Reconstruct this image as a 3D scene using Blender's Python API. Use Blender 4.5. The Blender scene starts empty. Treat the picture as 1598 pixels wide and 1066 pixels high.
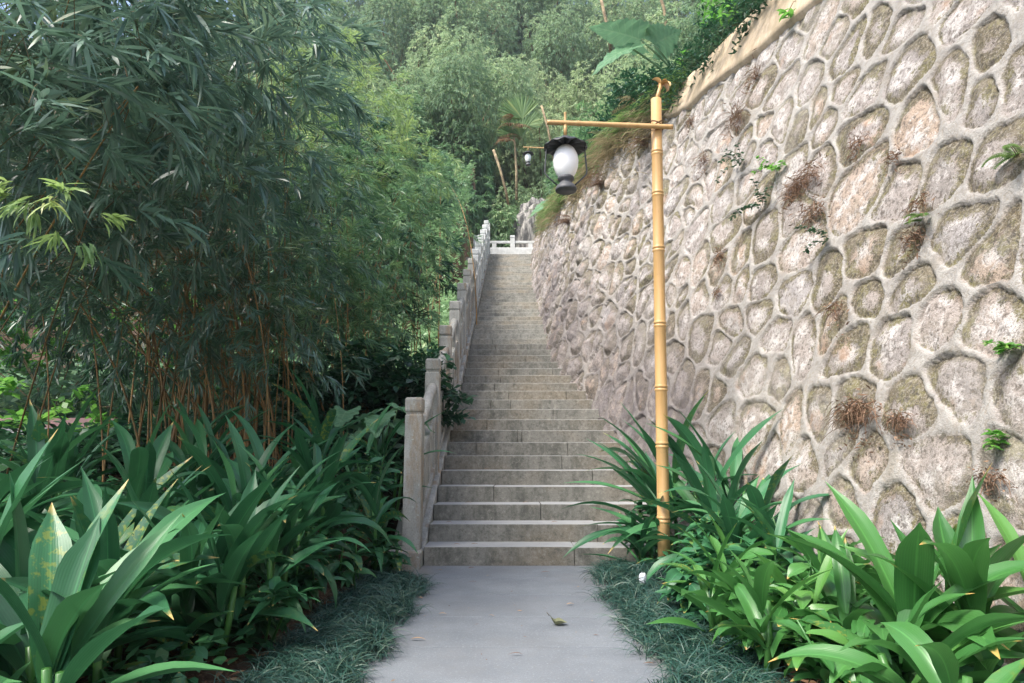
import bpy, bmesh, math, random
import numpy as np
from mathutils import Vector, Matrix

# ------------------------------------------------------------------ camera, sky, sun, exposure
SC = bpy.context.scene
COL = SC.collection
R = math.radians
F = 1065.0 / 1598.0 * 36.0
EYE = 0.897
PITCH = 0.1661
cd = bpy.data.cameras.new("camera"); cam = bpy.data.objects.new("camera", cd); COL.objects.link(cam)
cd.lens = F; cd.sensor_width = 36.0; cd.clip_start = 0.05; cd.clip_end = 600
cam.location = (0, 0, EYE); cam.rotation_euler = (math.pi / 2 + PITCH, 0, 0)
SC.camera = cam

SUN_ELEV, SUN_AZ = R(56), R(230)      # azimuth clockwise from +Y: from the left, a little behind the camera
w = bpy.data.worlds.new("World"); SC.world = w; w.use_nodes = True
nt = w.node_tree; bg = nt.nodes["Background"]
sky = nt.nodes.new("ShaderNodeTexSky"); sky.sky_type = 'NISHITA'; sky.sun_disc = False
sky.sun_elevation = SUN_ELEV; sky.sun_rotation = SUN_AZ; sky.air_density = 1.0; sky.dust_density = 3.0; sky.ozone_density = 1.0
nt.links.new(sky.outputs[0], bg.inputs[0]); bg.inputs[1].default_value = 0.15
sd = bpy.data.lights.new("sun", 'SUN'); sd.energy = 2.3; sd.angle = R(16); sd.color = (1.0, 0.95, 0.88)
sun = bpy.data.objects.new("sun", sd); COL.objects.link(sun)
sv = Vector((math.sin(SUN_AZ) * math.cos(SUN_ELEV), math.cos(SUN_AZ) * math.cos(SUN_ELEV), math.sin(SUN_ELEV)))
sun.rotation_euler = sv.to_track_quat('Z', 'Y').to_euler(); sun.location = sv * 40
SC.view_settings.view_transform = 'Standard'; SC.view_settings.look = 'None'
SC.view_settings.exposure = 1.38; SC.view_settings.gamma = 1.0
SC.render.engine = 'CYCLES'
SC.cycles.use_denoising = True
SC.cycles.max_bounces = 7; SC.cycles.diffuse_bounces = 4; SC.cycles.glossy_bounces = 2
SC.cycles.transmission_bounces = 4; SC.cycles.transparent_max_bounces = 4; SC.cycles.volume_bounces = 0

rng = np.random.default_rng(11)
random.seed(5)

# ------------------------------------------------------------------ helpers
def P(u, v, Y):
    """world point at depth Y seen at pixel (u, v) of the 1598x1066 photograph"""
    a = (u - 799) / 1065.0; b = (533 - v) / 1065.0
    c, s = math.cos(PITCH), math.sin(PITCH)
    d = np.array([a, c - b * s, s + b * c])
    return np.array([0, 0, EYE]) + d * (Y / d[1])

def tag(o, label=None, cat=None, group=None, kind=None):
    if label: o["label"] = label
    if cat: o["category"] = cat
    if group: o["group"] = group
    if kind: o["kind"] = kind
    return o

def empty(name, loc, label, cat, group=None):
    o = bpy.data.objects.new(name, None); COL.objects.link(o); o.location = loc
    o.empty_display_size = 0.2
    return tag(o, label, cat, group)

def put(o, parent=None, world=True):
    COL.objects.link(o)
    if parent is not None:
        o.parent = parent
        if world: o.matrix_parent_inverse = Matrix.Translation(world_loc(parent)).inverted()
    return o

def world_loc(o):
    v = Vector(o.location)
    while o.parent is not None:
        o = o.parent
        if o.type == 'EMPTY': v = Vector(o.location)
        break
    return v

class Geo:
    def __init__(s): s.v = []; s.q = []; s.c = []; s.m = []; s.n = 0
    def add(s, v, q, c=None, m=0):
        v = np.asarray(v, dtype=np.float32).reshape(-1, 3); q = np.asarray(q, dtype=np.int32).reshape(-1, 4)
        s.v.append(v); s.q.append(q + s.n); s.n += len(v)
        if c is None: c = np.full((len(v), 4), 0.5, dtype=np.float32)
        s.c.append(np.asarray(c, dtype=np.float32).reshape(-1, 4)); s.m.append(np.full(len(q), m, dtype=np.int32))
        return s
    def build(s, name, mats, parent=None, smooth=True, origin=None):
        v = np.concatenate(s.v); q = np.concatenate(s.q); c = np.concatenate(s.c); mi = np.concatenate(s.m)
        if origin is None:
            if parent is not None and parent.type == 'EMPTY': origin = np.array(parent.location)
            elif parent is not None and parent.parent is not None: origin = np.array(parent.parent.location)
            elif parent is not None: origin = np.array(parent.location)
            else: origin = np.array([v[:, 0].mean(), v[:, 1].mean(), v[:, 2].min()])
        origin = np.asarray(origin, dtype=np.float32)
        v = v - origin
        me = bpy.data.meshes.new(name)
        me.vertices.add(len(v)); me.vertices.foreach_set("co", v.astype(np.float32).ravel())
        me.loops.add(len(q) * 4); me.loops.foreach_set("vertex_index", q.ravel())
        me.polygons.add(len(q)); me.polygons.foreach_set("loop_start", np.arange(0, len(q) * 4, 4, dtype=np.int32))
        try: me.polygons.foreach_set("loop_total", np.full(len(q), 4, dtype=np.int32))
        except Exception: pass
        me.polygons.foreach_set("material_index", mi)
        me.polygons.foreach_set("use_smooth", np.full(len(q), smooth, dtype=bool))
        at = me.color_attributes.new("lf", 'FLOAT_COLOR', 'POINT'); at.data.foreach_set("color", c.ravel())
        me.update(calc_edges=True)
        if not isinstance(mats, (list, tuple)): mats = [mats]
        for m in mats: me.materials.append(m)
        o = bpy.data.objects.new(name, me); COL.objects.link(o)
        if parent is not None: o.parent = parent
        else: o.location = origin.tolist()
        return o

def grid_q(nx, ny):
    i = np.arange(nx - 1)[:, None] * ny + np.arange(ny - 1)[None, :]
    return np.stack([i, i + ny, i + ny + 1, i + 1], -1).reshape(-1, 4)

P_LANCE = lambda t: np.clip(np.sin(np.pi * np.clip(t, 0, 1) ** 0.75), 0.02, 1)
P_STRAP = lambda t: np.clip(0.30 + 0.80 * np.sin(np.pi * np.clip(t, 0, 1) ** 0.9), 0, 1) * np.clip((1.0 - t) * 4.2, 0.015, 1) ** 0.75
P_OVAL = lambda t: np.clip(np.sin(np.pi * np.clip(t, 0, 1) ** 0.8) ** 0.75, 0.03, 1)
P_GRASS = lambda t: np.clip(1.02 - t ** 2, 0.05, 1)
P_LINE = lambda t: 0 * t + 1

def blades(g, o, az, e0, e1, L, W, roll, nseg=3, prof=P_LANCE, cols=2, fold=0.35, daz=None, tint=None, m=0, wave=0.0):
    o = np.asarray(o, float).reshape(-1, 3); N = len(o)
    f = lambda x: np.broadcast_to(np.asarray(x, float), (N,)).astype(float)
    az, e0, e1, L, W, roll = map(f, (az, e0, e1, L, W, roll))
    t = np.linspace(0, 1, nseg + 1)[None, :]
    A = az[:, None] + (0 if daz is None else f(daz)[:, None] * t)
    E = e0[:, None] + (e1 - e0)[:, None] * t
    T = np.stack([np.cos(E) * np.cos(A), np.cos(E) * np.sin(A), np.sin(E)], -1)
    step = 0.5 * (T[:, 1:] + T[:, :-1]) * (L[:, None, None] / nseg)
    C = np.concatenate([np.zeros((N, 1, 3)), np.cumsum(step, 1)], 1) + o[:, None, :]
    S = np.stack([-np.sin(A), np.cos(A), 0 * A], -1)
    Nn = np.cross(T, S) * -1.0
    Nn = -Nn
    r = roll[:, None, None]
    S2 = S * np.cos(r) + Nn * np.sin(r); N2 = Nn * np.cos(r) - S * np.sin(r)
    wd = (W[:, None] * prof(t) * 0.5)[..., None]
    ti = rng.random(N) if tint is None else f(tint)
    r2 = rng.random(N)
    wv = 0
    if wave:
        ph = rng.random(N)[:, None] * 6.28
        wv = (np.sin(t * 9 + ph) * wave)[..., None] * wd
    if cols == 2:
        V = np.stack([C - S2 * wd, C + S2 * wd], 2); ac = np.array([0.0, 1.0])
    elif cols == 3:
        V = np.stack([C - S2 * wd + N2 * wd * fold + N2 * wv, C, C + S2 * wd + N2 * wd * fold - N2 * wv], 2); ac = np.array([0.0, .5, 1.0])
    else:
        V = np.stack([C - S2 * wd + N2 * wd * fold + N2 * wv, C - S2 * wd * .5 + N2 * wd * fold * .62, C, C + S2 * wd * .5 + N2 * wd * fold * .62, C + S2 * wd + N2 * wd * fold - N2 * wv], 2)
        ac = np.array([0.0, .25, .5, .75, 1.0])
    k = len(ac); n = nseg + 1
    c = np.zeros((N, n, k, 4)); c[..., 0] = ti[:, None, None]; c[..., 1] = t[0][None, :, None]; c[..., 2] = ac[None, None, :]; c[..., 3] = r2[:, None, None]
    base = grid_q(n, k)[None] + (np.arange(N) * n * k)[:, None, None]
    g.add(V.reshape(-1, 3), base.reshape(-1, 4), c.reshape(-1, 4), m)
    return C

def sprays(g, pts, az, e0, e1, SL, lL, lW, nn=4, nl=5, nseg=3, tint=None, stem_w=0.004, fan=1.0, cols=2, droop=0.5, stem_m=1):
    pts = np.asarray(pts).reshape(-1, 3); N = len(pts)
    b = lambda x: np.broadcast_to(np.asarray(x, float), (N,)).astype(float)
    az, e0, e1, SL = map(b, (az, e0, e1, SL))
    C = blades(g, pts, az, e0, e1, SL, stem_w, 0.3, nseg=5, prof=P_LINE, m=stem_m)
    ti = rng.random(N) if tint is None else b(tint)
    for j in range(nn):
        tt = 0.45 + 0.55 * (j + 1) / nn
        k = tt * 5; i0 = min(int(k), 4); fr = k - i0
        p = C[:, i0] * (1 - fr) + C[:, i0 + 1] * fr
        se = e0 + (e1 - e0) * tt
        for l in range(nl):
            a = az + (rng.random(N) - .5) * 2.3 * fan
            e = se + (rng.random(N) - .62) * 1.0 + .15
            blades(g, p + rng.normal(0, .01, (N, 3)), a, e, e - droop * (0.5 + rng.random(N)), lL * (0.55 + 0.6 * rng.random(N)),
                   lW * (0.7 + 0.5 * rng.random(N)), rng.normal(0, .6, N), nseg=nseg, cols=cols,
                   tint=np.clip(ti + rng.normal(0, .16, N), 0, 1))

def tube(g, pts, rad, sides=8, m=0, cap=True, col=None):
    pts = np.asarray(pts, float); n = len(pts); rad = np.broadcast_to(np.asarray(rad, float), (n,))
    T = np.gradient(pts, axis=0); T /= np.linalg.norm(T, axis=1)[:, None] + 1e-9
    ref = np.array([0, 0, 1.0]) if abs(T[0, 2]) < .9 else np.array([0, 1.0, 0])
    A = np.cross(T, ref); A /= np.linalg.norm(A, axis=1)[:, None] + 1e-9
    B = np.cross(T, A)
    th = np.linspace(0, 2 * np.pi, sides, endpoint=False)
    V = pts[:, None] + rad[:, None, None] * (A[:, None] * np.cos(th)[None, :, None] + B[:, None] * np.sin(th)[None, :, None])
    q = []
    i = np.arange(n - 1)[:, None] * sides; j = np.arange(sides)[None]; j2 = (j + 1) % sides
    q = np.stack([i + j, i + j2, i + sides + j2, i + sides + j], -1).reshape(-1, 4)
    V = V.reshape(-1, 3)
    if cap:
        V = np.concatenate([V, pts[:1], pts[-1:]]); a, b = n * sides, n * sides + 1
        jj = np.arange(0, sides, 2)
        q = np.concatenate([q, np.stack([np.full_like(jj, a), (jj + 2) % sides, (jj + 1) % sides, jj], -1),
                            np.stack([np.full_like(jj, b), (n - 1) * sides + jj, (n - 1) * sides + (jj + 1) % sides, (n - 1) * sides + (jj + 2) % sides], -1)])
    c = np.full((len(V), 4), .5) if col is None else np.broadcast_to(np.asarray(col, float), (len(V), 4))
    g.add(V, q, c, m)

def lathe(g, prof, centre, sides=32, m=0, ripple=None):
    prof = np.asarray(prof, float); th = np.linspace(0, 2 * np.pi, sides, endpoint=False)
    r = prof[:, 0][:, None] + 0 * th[None]; z = prof[:, 1][:, None] + 0 * th[None]
    if ripple is not None: r, z = ripple(r, z, th[None], np.arange(len(prof))[:, None] / (len(prof) - 1))
    V = np.stack([r * np.cos(th), r * np.sin(th), z], -1) + np.asarray(centre)
    n = len(prof); i = np.arange(n - 1)[:, None] * sides; j = np.arange(sides)[None]; j2 = (j + 1) % sides
    q = np.stack([i + j, i + j2, i + sides + j2, i + sides + j], -1).reshape(-1, 4)
    g.add(V.reshape(-1, 3), q, None, m)

def box_bm(bm, x0, x1, y0, y1, z0, z1, bev=0.006, seg=2, jit=0.0):
    r = bmesh.ops.create_cube(bm, size=1.0); vs = r['verts']
    for v in vs:
        v.co = Vector(((x0 + x1) / 2 + v.co.x * (x1 - x0), (y0 + y1) / 2 + v.co.y * (y1 - y0), (z0 + z1) / 2 + v.co.z * (z1 - z0)))
        if jit: v.co += Vector([random.uniform(-jit, jit) for _ in range(3)])
    if bev:
        es = list({e for v in vs for e in v.link_edges})
        bmesh.ops.bevel(bm, geom=es, offset=bev, segments=seg, affect='EDGES', profile=0.5)

def bm_obj(name, bm, mat, parent=None, origin=(0, 0, 0), smooth=False):
    me = bpy.data.meshes.new(name)
    org = Vector(origin)
    if parent is not None:
        org = Vector(parent.location) if parent.parent is None else Vector(parent.parent.location)
    bmesh.ops.translate(bm, verts=bm.verts, vec=-org)
    bmesh.ops.recalc_face_normals(bm, faces=bm.faces)
    bm.to_mesh(me); bm.free(); me.materials.append(mat)
    for p in me.polygons: p.use_smooth = smooth
    o = bpy.data.objects.new(name, me); COL.objects.link(o)
    if parent is not None: o.parent = parent
    else: o.location = org
    return o

# numpy value noise
def _hash(i, j, s):
    h = (i * 374761393 + j * 668265263 + s * 1442695041) & 0xffffffff
    h = ((h ^ (h >> 13)) * 1274126177) & 0xffffffff
    return ((h ^ (h >> 16)) & 0xffff) / 65535.0
def vnoise(x, y, s=0):
    x = np.asarray(x, float); y = np.asarray(y, float)
    i = np.floor(x).astype(np.int64); j = np.floor(y).astype(np.int64); fx = x - i; fy = y - j
    fx = fx * fx * (3 - 2 * fx); fy = fy * fy * (3 - 2 * fy)
    a, b, c, d = _hash(i, j, s), _hash(i + 1, j, s), _hash(i, j + 1, s), _hash(i + 1, j + 1, s)
    return (a * (1 - fx) + b * fx) * (1 - fy) + (c * (1 - fx) + d * fx) * fy
def fbm(x, y, s=0, o=4):
    r = 0; a = .5; n = 0
    for k in range(o): r = r + a * vnoise(x * 2 ** k, y * 2 ** k, s + k); n += a; a *= .5
    return r / n
sstep = lambda a, b, x: (lambda t: t * t * (3 - 2 * t))(np.clip((x - a) / (b - a), 0, 1))

# ------------------------------------------------------------------ materials
class NM:
    def __init__(s, name):
        s.m = bpy.data.materials.new(name); s.m.use_nodes = True; s.t = s.m.node_tree; s.b = s.t.nodes["Principled BSDF"]
        s.out = s.t.nodes["Material Output"]
    def n(s, typ, **kw):
        x = s.t.nodes.new("ShaderNode" + typ)
        for k, v in kw.items(): setattr(x, k, v)
        return x
    def l(s, a, b): s.t.links.new(a, b)
    def noise(s, scale, detail=4, rough=.55, vec=None, dist=0):
        x = s.n("TexNoise"); x.inputs['Scale'].default_value = scale; x.inputs['Detail'].default_value = detail
        x.inputs['Roughness'].default_value = rough; x.inputs['Distortion'].default_value = dist
        if vec is not None: s.l(vec, x.inputs['Vector'])
        return x.outputs['Fac']
    def ramp(s, fac, stops):
        x = s.n("ValToRGB"); e = x.color_ramp.elements
        while len(e) < len(stops): e.new(.5)
        for k, (p, c) in enumerate(stops):
            e[k].position = p; e[k].color = (c if isinstance(c, tuple) else (c, c, c)) + (1,)
        s.l(fac, x.inputs['Fac']); return x.outputs['Color']
    def mix(s, f, a, b, mode='MIX'):
        x = s.n("Mix", data_type='RGBA', blend_type=mode)
        for src, k in ((f, 0), (a, 6), (b, 7)):
            if isinstance(src, (int, float)): x.inputs[k].default_value = src if k == 0 else (src, src, src, 1)
            elif isinstance(src, tuple): x.inputs[k].default_value = src + (1,)
            else: s.l(src, x.inputs[k])
        return x.outputs[2]
    def math(s, op, a, b=0.0, clamp=False):
        x = s.n("Math", operation=op); x.use_clamp = clamp
        for src, k in ((a, 0), (b, 1)):
            if isinstance(src, (int, float)): x.inputs[k].default_value = src
            else: s.l(src, x.inputs[k])
        return x.outputs[0]
    def bump(s, h, strength=.4, dist=.01, normal=None):
        x = s.n("Bump"); x.inputs['Strength'].default_value = strength; x.inputs['Distance'].default_value = dist
        s.l(h, x.inputs['Height'])
        if normal is not None: s.l(normal, x.inputs['Normal'])
        s.l(x.outputs[0], s.b.inputs['Normal']); return x.outputs[0]
    def attr(s):
        a = s.n("Attribute"); a.attribute_name = "lf"; sp = s.n("SeparateColor"); s.l(a.outputs['Color'], sp.inputs[0])
        return sp.outputs[0], sp.outputs[1], sp.outputs[2], a.outputs['Alpha']
    def pos(s): return s.n("NewGeometry").outputs['Position']
    def base(s, c, rough=.8, spec=.3):
        if isinstance(c, tuple): s.b.inputs['Base Color'].default_value = c + (1,)
        else: s.l(c, s.b.inputs['Base Color'])
        s.b.inputs['Roughness'].default_value = rough; s.b.inputs['Specular IOR Level'].default_value = spec
        return s.m

def leaf_mat(name, ca, cb, cc=None, rough=.42, spec=.5, trans=.28, veins=False, tip=None, objrand=False, ribs=False):
    k = NM(name); ti, t, ac, r2 = k.attr()
    col = k.ramp(ti, [(0.0, ca), (0.75, cb), (1.0, cc or cb)])
    if objrand:
        oi = k.n('ObjectInfo'); col = k.mix(k.ramp(oi.outputs['Random'], [(0.0, .55), (.5, 0.0), (1.0, 0.0)]), col, ca); col = k.mix(k.ramp(oi.outputs['Random'], [(0.0, 0.0), (.5, 0.0), (1.0, .55)]), col, cc)
    if veins:
        d = k.math('ABSOLUTE', k.math('SUBTRACT', ac, .5))
        rib = k.math('SUBTRACT', 1.0, k.math('MULTIPLY', d, 22.0), clamp=True)
        col = k.mix(k.math('MULTIPLY', rib, .45), col, tuple(min(1, c * 2.1) for c in cb))
        st = k.math('SINE', k.math('MULTIPLY', ac, 95.0))
        col = k.mix(k.math('MULTIPLY', k.math('ADD', k.math('MULTIPLY', st, .5), .5), .09), col, tuple(c * 1.9 for c in cb))
        k.bump(st, .12, .001)
        nz = k.noise(14, 4, .6, k.pos())
        col = k.mix(k.ramp(nz, [(.62, 0.0), (.78, .25)]), col, tuple(min(1, c * 1.7) for c in cb))
    if tip is not None:
        f = k.math('MULTIPLY', k.ramp(k.math('ADD', t, k.math('MULTIPLY', k.noise(30, 2, .5, k.pos()), .08)), [(.955, 0.0), (1.0, 1.0)]), k.ramp(r2, [(.66, 0.0), (.72, 1.0)]))
        col = k.mix(f, col, tip)
        f2 = k.math('MULTIPLY', k.ramp(r2, [(.90, 0.0), (.99, .9)]), k.ramp(k.noise(38, 3, .6, k.pos()), [(.52, 0.0), (.6, 1.0)]))
        col = k.mix(f2, col, (.22, .26, .04))
    if ribs:
        d = k.math('ABSOLUTE', k.math('SUBTRACT', ac, .5)); sn = k.math('SINE', k.math('MULTIPLY', k.math('SUBTRACT', t, k.math('MULTIPLY', d, .55)), 52.0))
        rb = k.ramp(sn, [(.9, 0.0), (1.0, .5)]); rib = k.math('SUBTRACT', 1.0, k.math('MULTIPLY', d, 26.0), clamp=True)
        col = k.mix(k.math('MAXIMUM', rb, k.math('MULTIPLY', rib, .6)), col, (.24, .36, .2)); k.bump(sn, .3, .01)
        col = k.mix(k.ramp(k.noise(9, 5, .7, k.pos()), [(.6, 0.0), (.72, .35)]), col, (.3, .34, .16))
    k.base(col, rough, spec)
    tr = k.n("BsdfTranslucent"); k.l(k.mix(.5, col, tuple(min(1, c * 2.2) for c in cb)), tr.inputs[0])
    ms = k.n("MixShader"); ms.inputs[0].default_value = trans
    k.l(k.b.outputs[0], ms.inputs[1]); k.l(tr.outputs[0], ms.inputs[2]); k.l(ms.outputs[0], k.out.inputs[0])
    return k.m

M = {}
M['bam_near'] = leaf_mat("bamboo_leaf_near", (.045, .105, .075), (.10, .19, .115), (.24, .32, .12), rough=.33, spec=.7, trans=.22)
M['bam_sky_pale'] = leaf_mat('bamboo_leaf_sky_pale', (.055, .12, .09), (.13, .225, .155), (.26, .33, .17), rough=.33, spec=.7, trans=.22)  # paler copy of the near leaf, sky sheen put into its colour
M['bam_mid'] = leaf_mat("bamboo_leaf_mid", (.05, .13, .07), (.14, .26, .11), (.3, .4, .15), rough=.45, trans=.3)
M['bam_lime_lit'] = leaf_mat("bamboo_leaf_lime_lit", (.10, .19, .07), (.26, .37, .12), (.45, .48, .18), rough=.45, trans=.35)  # yellow green leaf, brightened in the colour to look sunlit
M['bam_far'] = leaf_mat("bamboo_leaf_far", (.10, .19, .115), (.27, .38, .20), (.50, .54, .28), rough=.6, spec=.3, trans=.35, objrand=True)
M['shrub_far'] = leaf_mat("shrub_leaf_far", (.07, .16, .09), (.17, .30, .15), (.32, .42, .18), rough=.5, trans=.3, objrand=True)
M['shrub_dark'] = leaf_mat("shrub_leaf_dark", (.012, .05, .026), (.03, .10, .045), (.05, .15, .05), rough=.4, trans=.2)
M['shrub_lit'] = leaf_mat("shrub_leaf_bright", (.05, .18, .03), (.12, .30, .05), (.25, .42, .08), rough=.45, trans=.45)
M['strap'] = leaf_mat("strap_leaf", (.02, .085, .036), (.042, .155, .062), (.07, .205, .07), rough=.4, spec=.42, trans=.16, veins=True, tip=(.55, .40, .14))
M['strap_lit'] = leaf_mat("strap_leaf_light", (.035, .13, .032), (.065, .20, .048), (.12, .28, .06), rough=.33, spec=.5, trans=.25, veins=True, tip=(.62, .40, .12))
M['mondo'] = leaf_mat("mondo_leaf", (.012, .05, .04), (.03, .09, .065), (.09, .14, .09), rough=.45, trans=.12)
M['taro'] = leaf_mat("elephant_ear_leaf", (.06, .17, .07), (.15, .29, .16), (.26, .38, .24), rough=.55, spec=.3, trans=.25, ribs=True)
M['dry'] = leaf_mat("dry_stem", (.11, .07, .048), (.22, .135, .088), (.36, .25, .17), rough=.9, spec=.1, trans=.15)
M['fern_dry'] = leaf_mat("fern_dry", (.17, .14, .075), (.27, .23, .13), (.36, .28, .18), rough=.8, spec=.1, trans=.25)
M['fern'] = leaf_mat("fern_green", (.06, .14, .04), (.14, .24, .07), (.26, .32, .1), rough=.6, trans=.3)
M['dead'] = leaf_mat('dead_leaf', (.10, .11, .06), (.19, .20, .12), (.34, .34, .26), rough=.8, spec=.15, trans=.1)
M['litter'] = leaf_mat("leaf_litter", (.12, .06, .035), (.24, .14, .08), (.4, .29, .18), rough=.9, spec=.1, trans=.05)

k = NM("bamboo_cane"); ti, t, ac, r2 = k.attr()
M['cane'] = k.base(k.mix(k.ramp(k.noise(9, 3, .6, k.pos()), [(.35, 0.0), (.7, 1.0)]), k.ramp(ti, [(0, (.16, .085, .035)), (1, (.42, .24, .09))]), (.15, .11, .05)), .6)
k = NM("twig_brown"); M['twig'] = k.base((.13, .10, .05), .8)
k = NM("bark_pale"); M['bark'] = k.base(k.mix(k.ramp(k.noise(6, 4, .6, k.pos()), [(.4, 0.0), (.6, 1.0)]), (.36, .28, .17), (.17, .13, .08)), .9)

# soil and litter
k = NM("soil"); p = k.pos(); a = k.noise(14, 8, .7, p); b = k.noise(60, 4, .6, p)
c = k.mix(k.ramp(a, [(.35, 0.0), (.6, 1.0)]), (.03, .022, .015), (.09, .06, .04)); c = k.mix(k.ramp(b, [(.6, 0.0), (.68, .7)]), c, (.24, .17, .11))
g2 = k.noise(.5, 3, .5, p); c = k.mix(k.ramp(g2, [(.5, 0.0), (.62, .5)]), c, (.05, .08, .03))
k.bump(a, .8, .04); M['soil'] = k.base(c, .95, .1)
# path granite
k = NM("path_granite"); p = k.pos(); a = k.noise(3.2, 6, .6, p); b = k.noise(160, 3, .7, p); s3 = k.noise(26, 5, .65, p)
c = k.mix(k.ramp(a, [(.35, 0.0), (.7, 1.0)]), (.145, .162, .18), (.20, .22, .238)); c = k.mix(k.ramp(b, [(.38, .6), (.56, 0.0)]), c, (.12, .13, .14)); c = k.mix(k.ramp(k.noise(75, 5, .75, p), [(.56, 0.0), (.66, .5)]), c, (.36, .38, .40)); c = k.mix(k.ramp(k.noise(1.1, 7, .72, p), [(.48, 0.0), (.62, .45)]), c, (.155, .16, .165))
c = k.mix(k.ramp(s3, [(.58, 0.0), (.72, .4)]), c, (.19, .185, .165))
sp = k.n("SeparateXYZ"); k.l(p, sp.inputs[0])
ed = k.math('ADD', k.math('ABSOLUTE', sp.outputs[0]), k.math('MULTIPLY', k.noise(5, 4, .6, p), .3))
c = k.mix(k.ramp(ed, [(.72, 0.0), (.92, .55)]), c, (.21, .175, .13))
k.bump(b, .3, .003); M['path'] = k.base(c, .75, .3)
# step stone: dusty pale treads, dark weathered risers
def step_stone(name, dark, mid, tread, warm):
    k = NM(name); p = k.pos(); mp = k.n("Mapping"); mp.inputs['Scale'].default_value = (1, 1, .35); k.l(p, mp.inputs[0])
    a = k.noise(5.5, 7, .68, mp.outputs[0]); b = k.noise(45, 5, .7, p); d = k.noise(1.3, 3, .5, p); gr = k.noise(190, 2, .6, p)
    c = k.mix(k.ramp(a, [(.30, 0.0), (.56, 1.0)]), dark, mid)
    c = k.mix(k.ramp(d, [(.48, 0.0), (.66, .7)]), c, warm)
    c = k.mix(k.ramp(b, [(.55, 0.0), (.75, .5)]), c, tuple(min(1, x * 1.5) for x in mid))
    c = k.mix(k.ramp(b, [(.25, .45), (.42, 0.0)]), c, tuple(x * .6 for x in dark))
    c = k.mix(k.ramp(gr, [(.4, .4), (.55, 0.0)]), c, dark); mo = k.noise(21, 7, .75, p); c = k.mix(k.ramp(mo, [(.38, .55), (.48, 0.0)]), c, tuple(x * .75 for x in dark)); c = k.mix(k.ramp(mo, [(.54, 0.0), (.64, .5)]), c, tuple(min(1, x * 1.45) for x in mid))
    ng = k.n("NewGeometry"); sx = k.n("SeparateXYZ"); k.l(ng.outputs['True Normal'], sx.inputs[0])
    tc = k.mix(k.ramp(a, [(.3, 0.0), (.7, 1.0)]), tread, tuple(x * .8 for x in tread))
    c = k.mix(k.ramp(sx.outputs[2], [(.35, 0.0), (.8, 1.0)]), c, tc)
    yg = k.n('SeparateXYZ'); k.l(p, yg.inputs[0]); c = k.mix(k.math('MULTIPLY', k.math('SUBTRACT', yg.outputs[1], 9.5), .12, clamp=True) if False else 0.0, c, c)
    k.bump(b, .6, .006); return k.base(c, .85, .25)
M['step'] = step_stone("step_stone", (.095, .095, .08), (.235, .225, .195), (.36, .365, .36), (.25, .205, .145))
M['step_hi'] = step_stone("step_stone_upper", (.15, .15, .13), (.33, .32, .28), (.44, .43, .40), (.35, .295, .215))
# balustrade stone
k = NM("balustrade_stone"); p = k.pos(); mp = k.n("Mapping"); mp.inputs['Scale'].default_value = (1, 1, .3); k.l(p, mp.inputs[0])
a = k.noise(6, 7, .65, mp.outputs[0]); b = k.noise(90, 4, .6, p); st = k.noise(3.1, 6, .7, mp.outputs[0]); li = k.noise(38, 3, .5, p)
c = k.mix(k.ramp(a, [(.35, 0.0), (.65, 1.0)]), (.26, .26, .235), (.46, .45, .41))
c = k.mix(k.ramp(st, [(.53, 0.0), (.62, .7)]), c, (.29, .20, .115))
c = k.mix(k.ramp(li, [(.66, 0.0), (.7, .8)]), c, (.5, .52, .46)); c = k.mix(k.ramp(b, [(.35, .4), (.5, 0.0)]), c, (.14, .14, .13))
k.bump(b, .4, .003); M['bal'] = k.base(c, .85, .25)
k = NM("white_granite"); p = k.pos(); a = k.noise(7, 6, .6, p); b = k.noise(100, 3, .6, p)
c = k.mix(k.ramp(a, [(.35, 0.0), (.7, 1.0)]), (.44, .45, .43), (.62, .63, .61)); c = k.mix(k.ramp(b, [(.35, .35), (.5, 0.0)]), c, (.3, .3, .28))
M['white'] = k.base(c, .8, .25)
# retaining wall
k = NM("rubble_masonry"); mask, sid, moss, dk = k.attr(); p = k.pos()
n1 = k.noise(7, 7, .7, p); n2 = k.noise(34, 6, .72, p); n3 = k.noise(130, 3, .65, p); n4 = k.noise(1.1, 4, .6, p)
mort = k.mix(k.ramp(n1, [(.35, 0.0), (.65, 1.0)]), (.32, .30, .275), (.46, .44, .405)); mort = k.mix(k.ramp(n2, [(.34, .6), (.5, 0.0)]), mort, (.27, .23, .17)); mort = k.mix(k.ramp(n3, [(.35, .35), (.5, 0.0)]), mort, (.28, .25, .2))
st = k.ramp(sid, [(0.0, (.35, .32, .295)), (.3, (.43, .375, .335)), (.55, (.34, .315, .30)), (.75, (.47, .405, .355)), (.88, (.46, .35, .26)), (1.0, (.40, .38, .37))])
st = k.mix(k.ramp(n1, [(.47, 0.0), (.56, .9)]), st, (.66, .62, .585)); st = k.mix(k.ramp(n2, [(.38, .85), (.5, 0.0)]), st, (.13, .11, .09))
st = k.mix(k.ramp(n3, [(.36, .5), (.5, 0.0)]), st, (.17, .145, .12)); st = k.mix(k.ramp(k.noise(2.4, 4, .6, p), [(.6, 0.0), (.7, .55)]), st, (.50, .31, .19))
ms = k.ramp(k.math('ADD', moss, k.math('ADD', k.math('MULTIPLY', k.math('SUBTRACT', n2, .5), 1.5), k.math('MULTIPLY', k.math('SUBTRACT', n1, .5), 1.6))), [(.46, 0.0), (.60, 1.0)])
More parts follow.
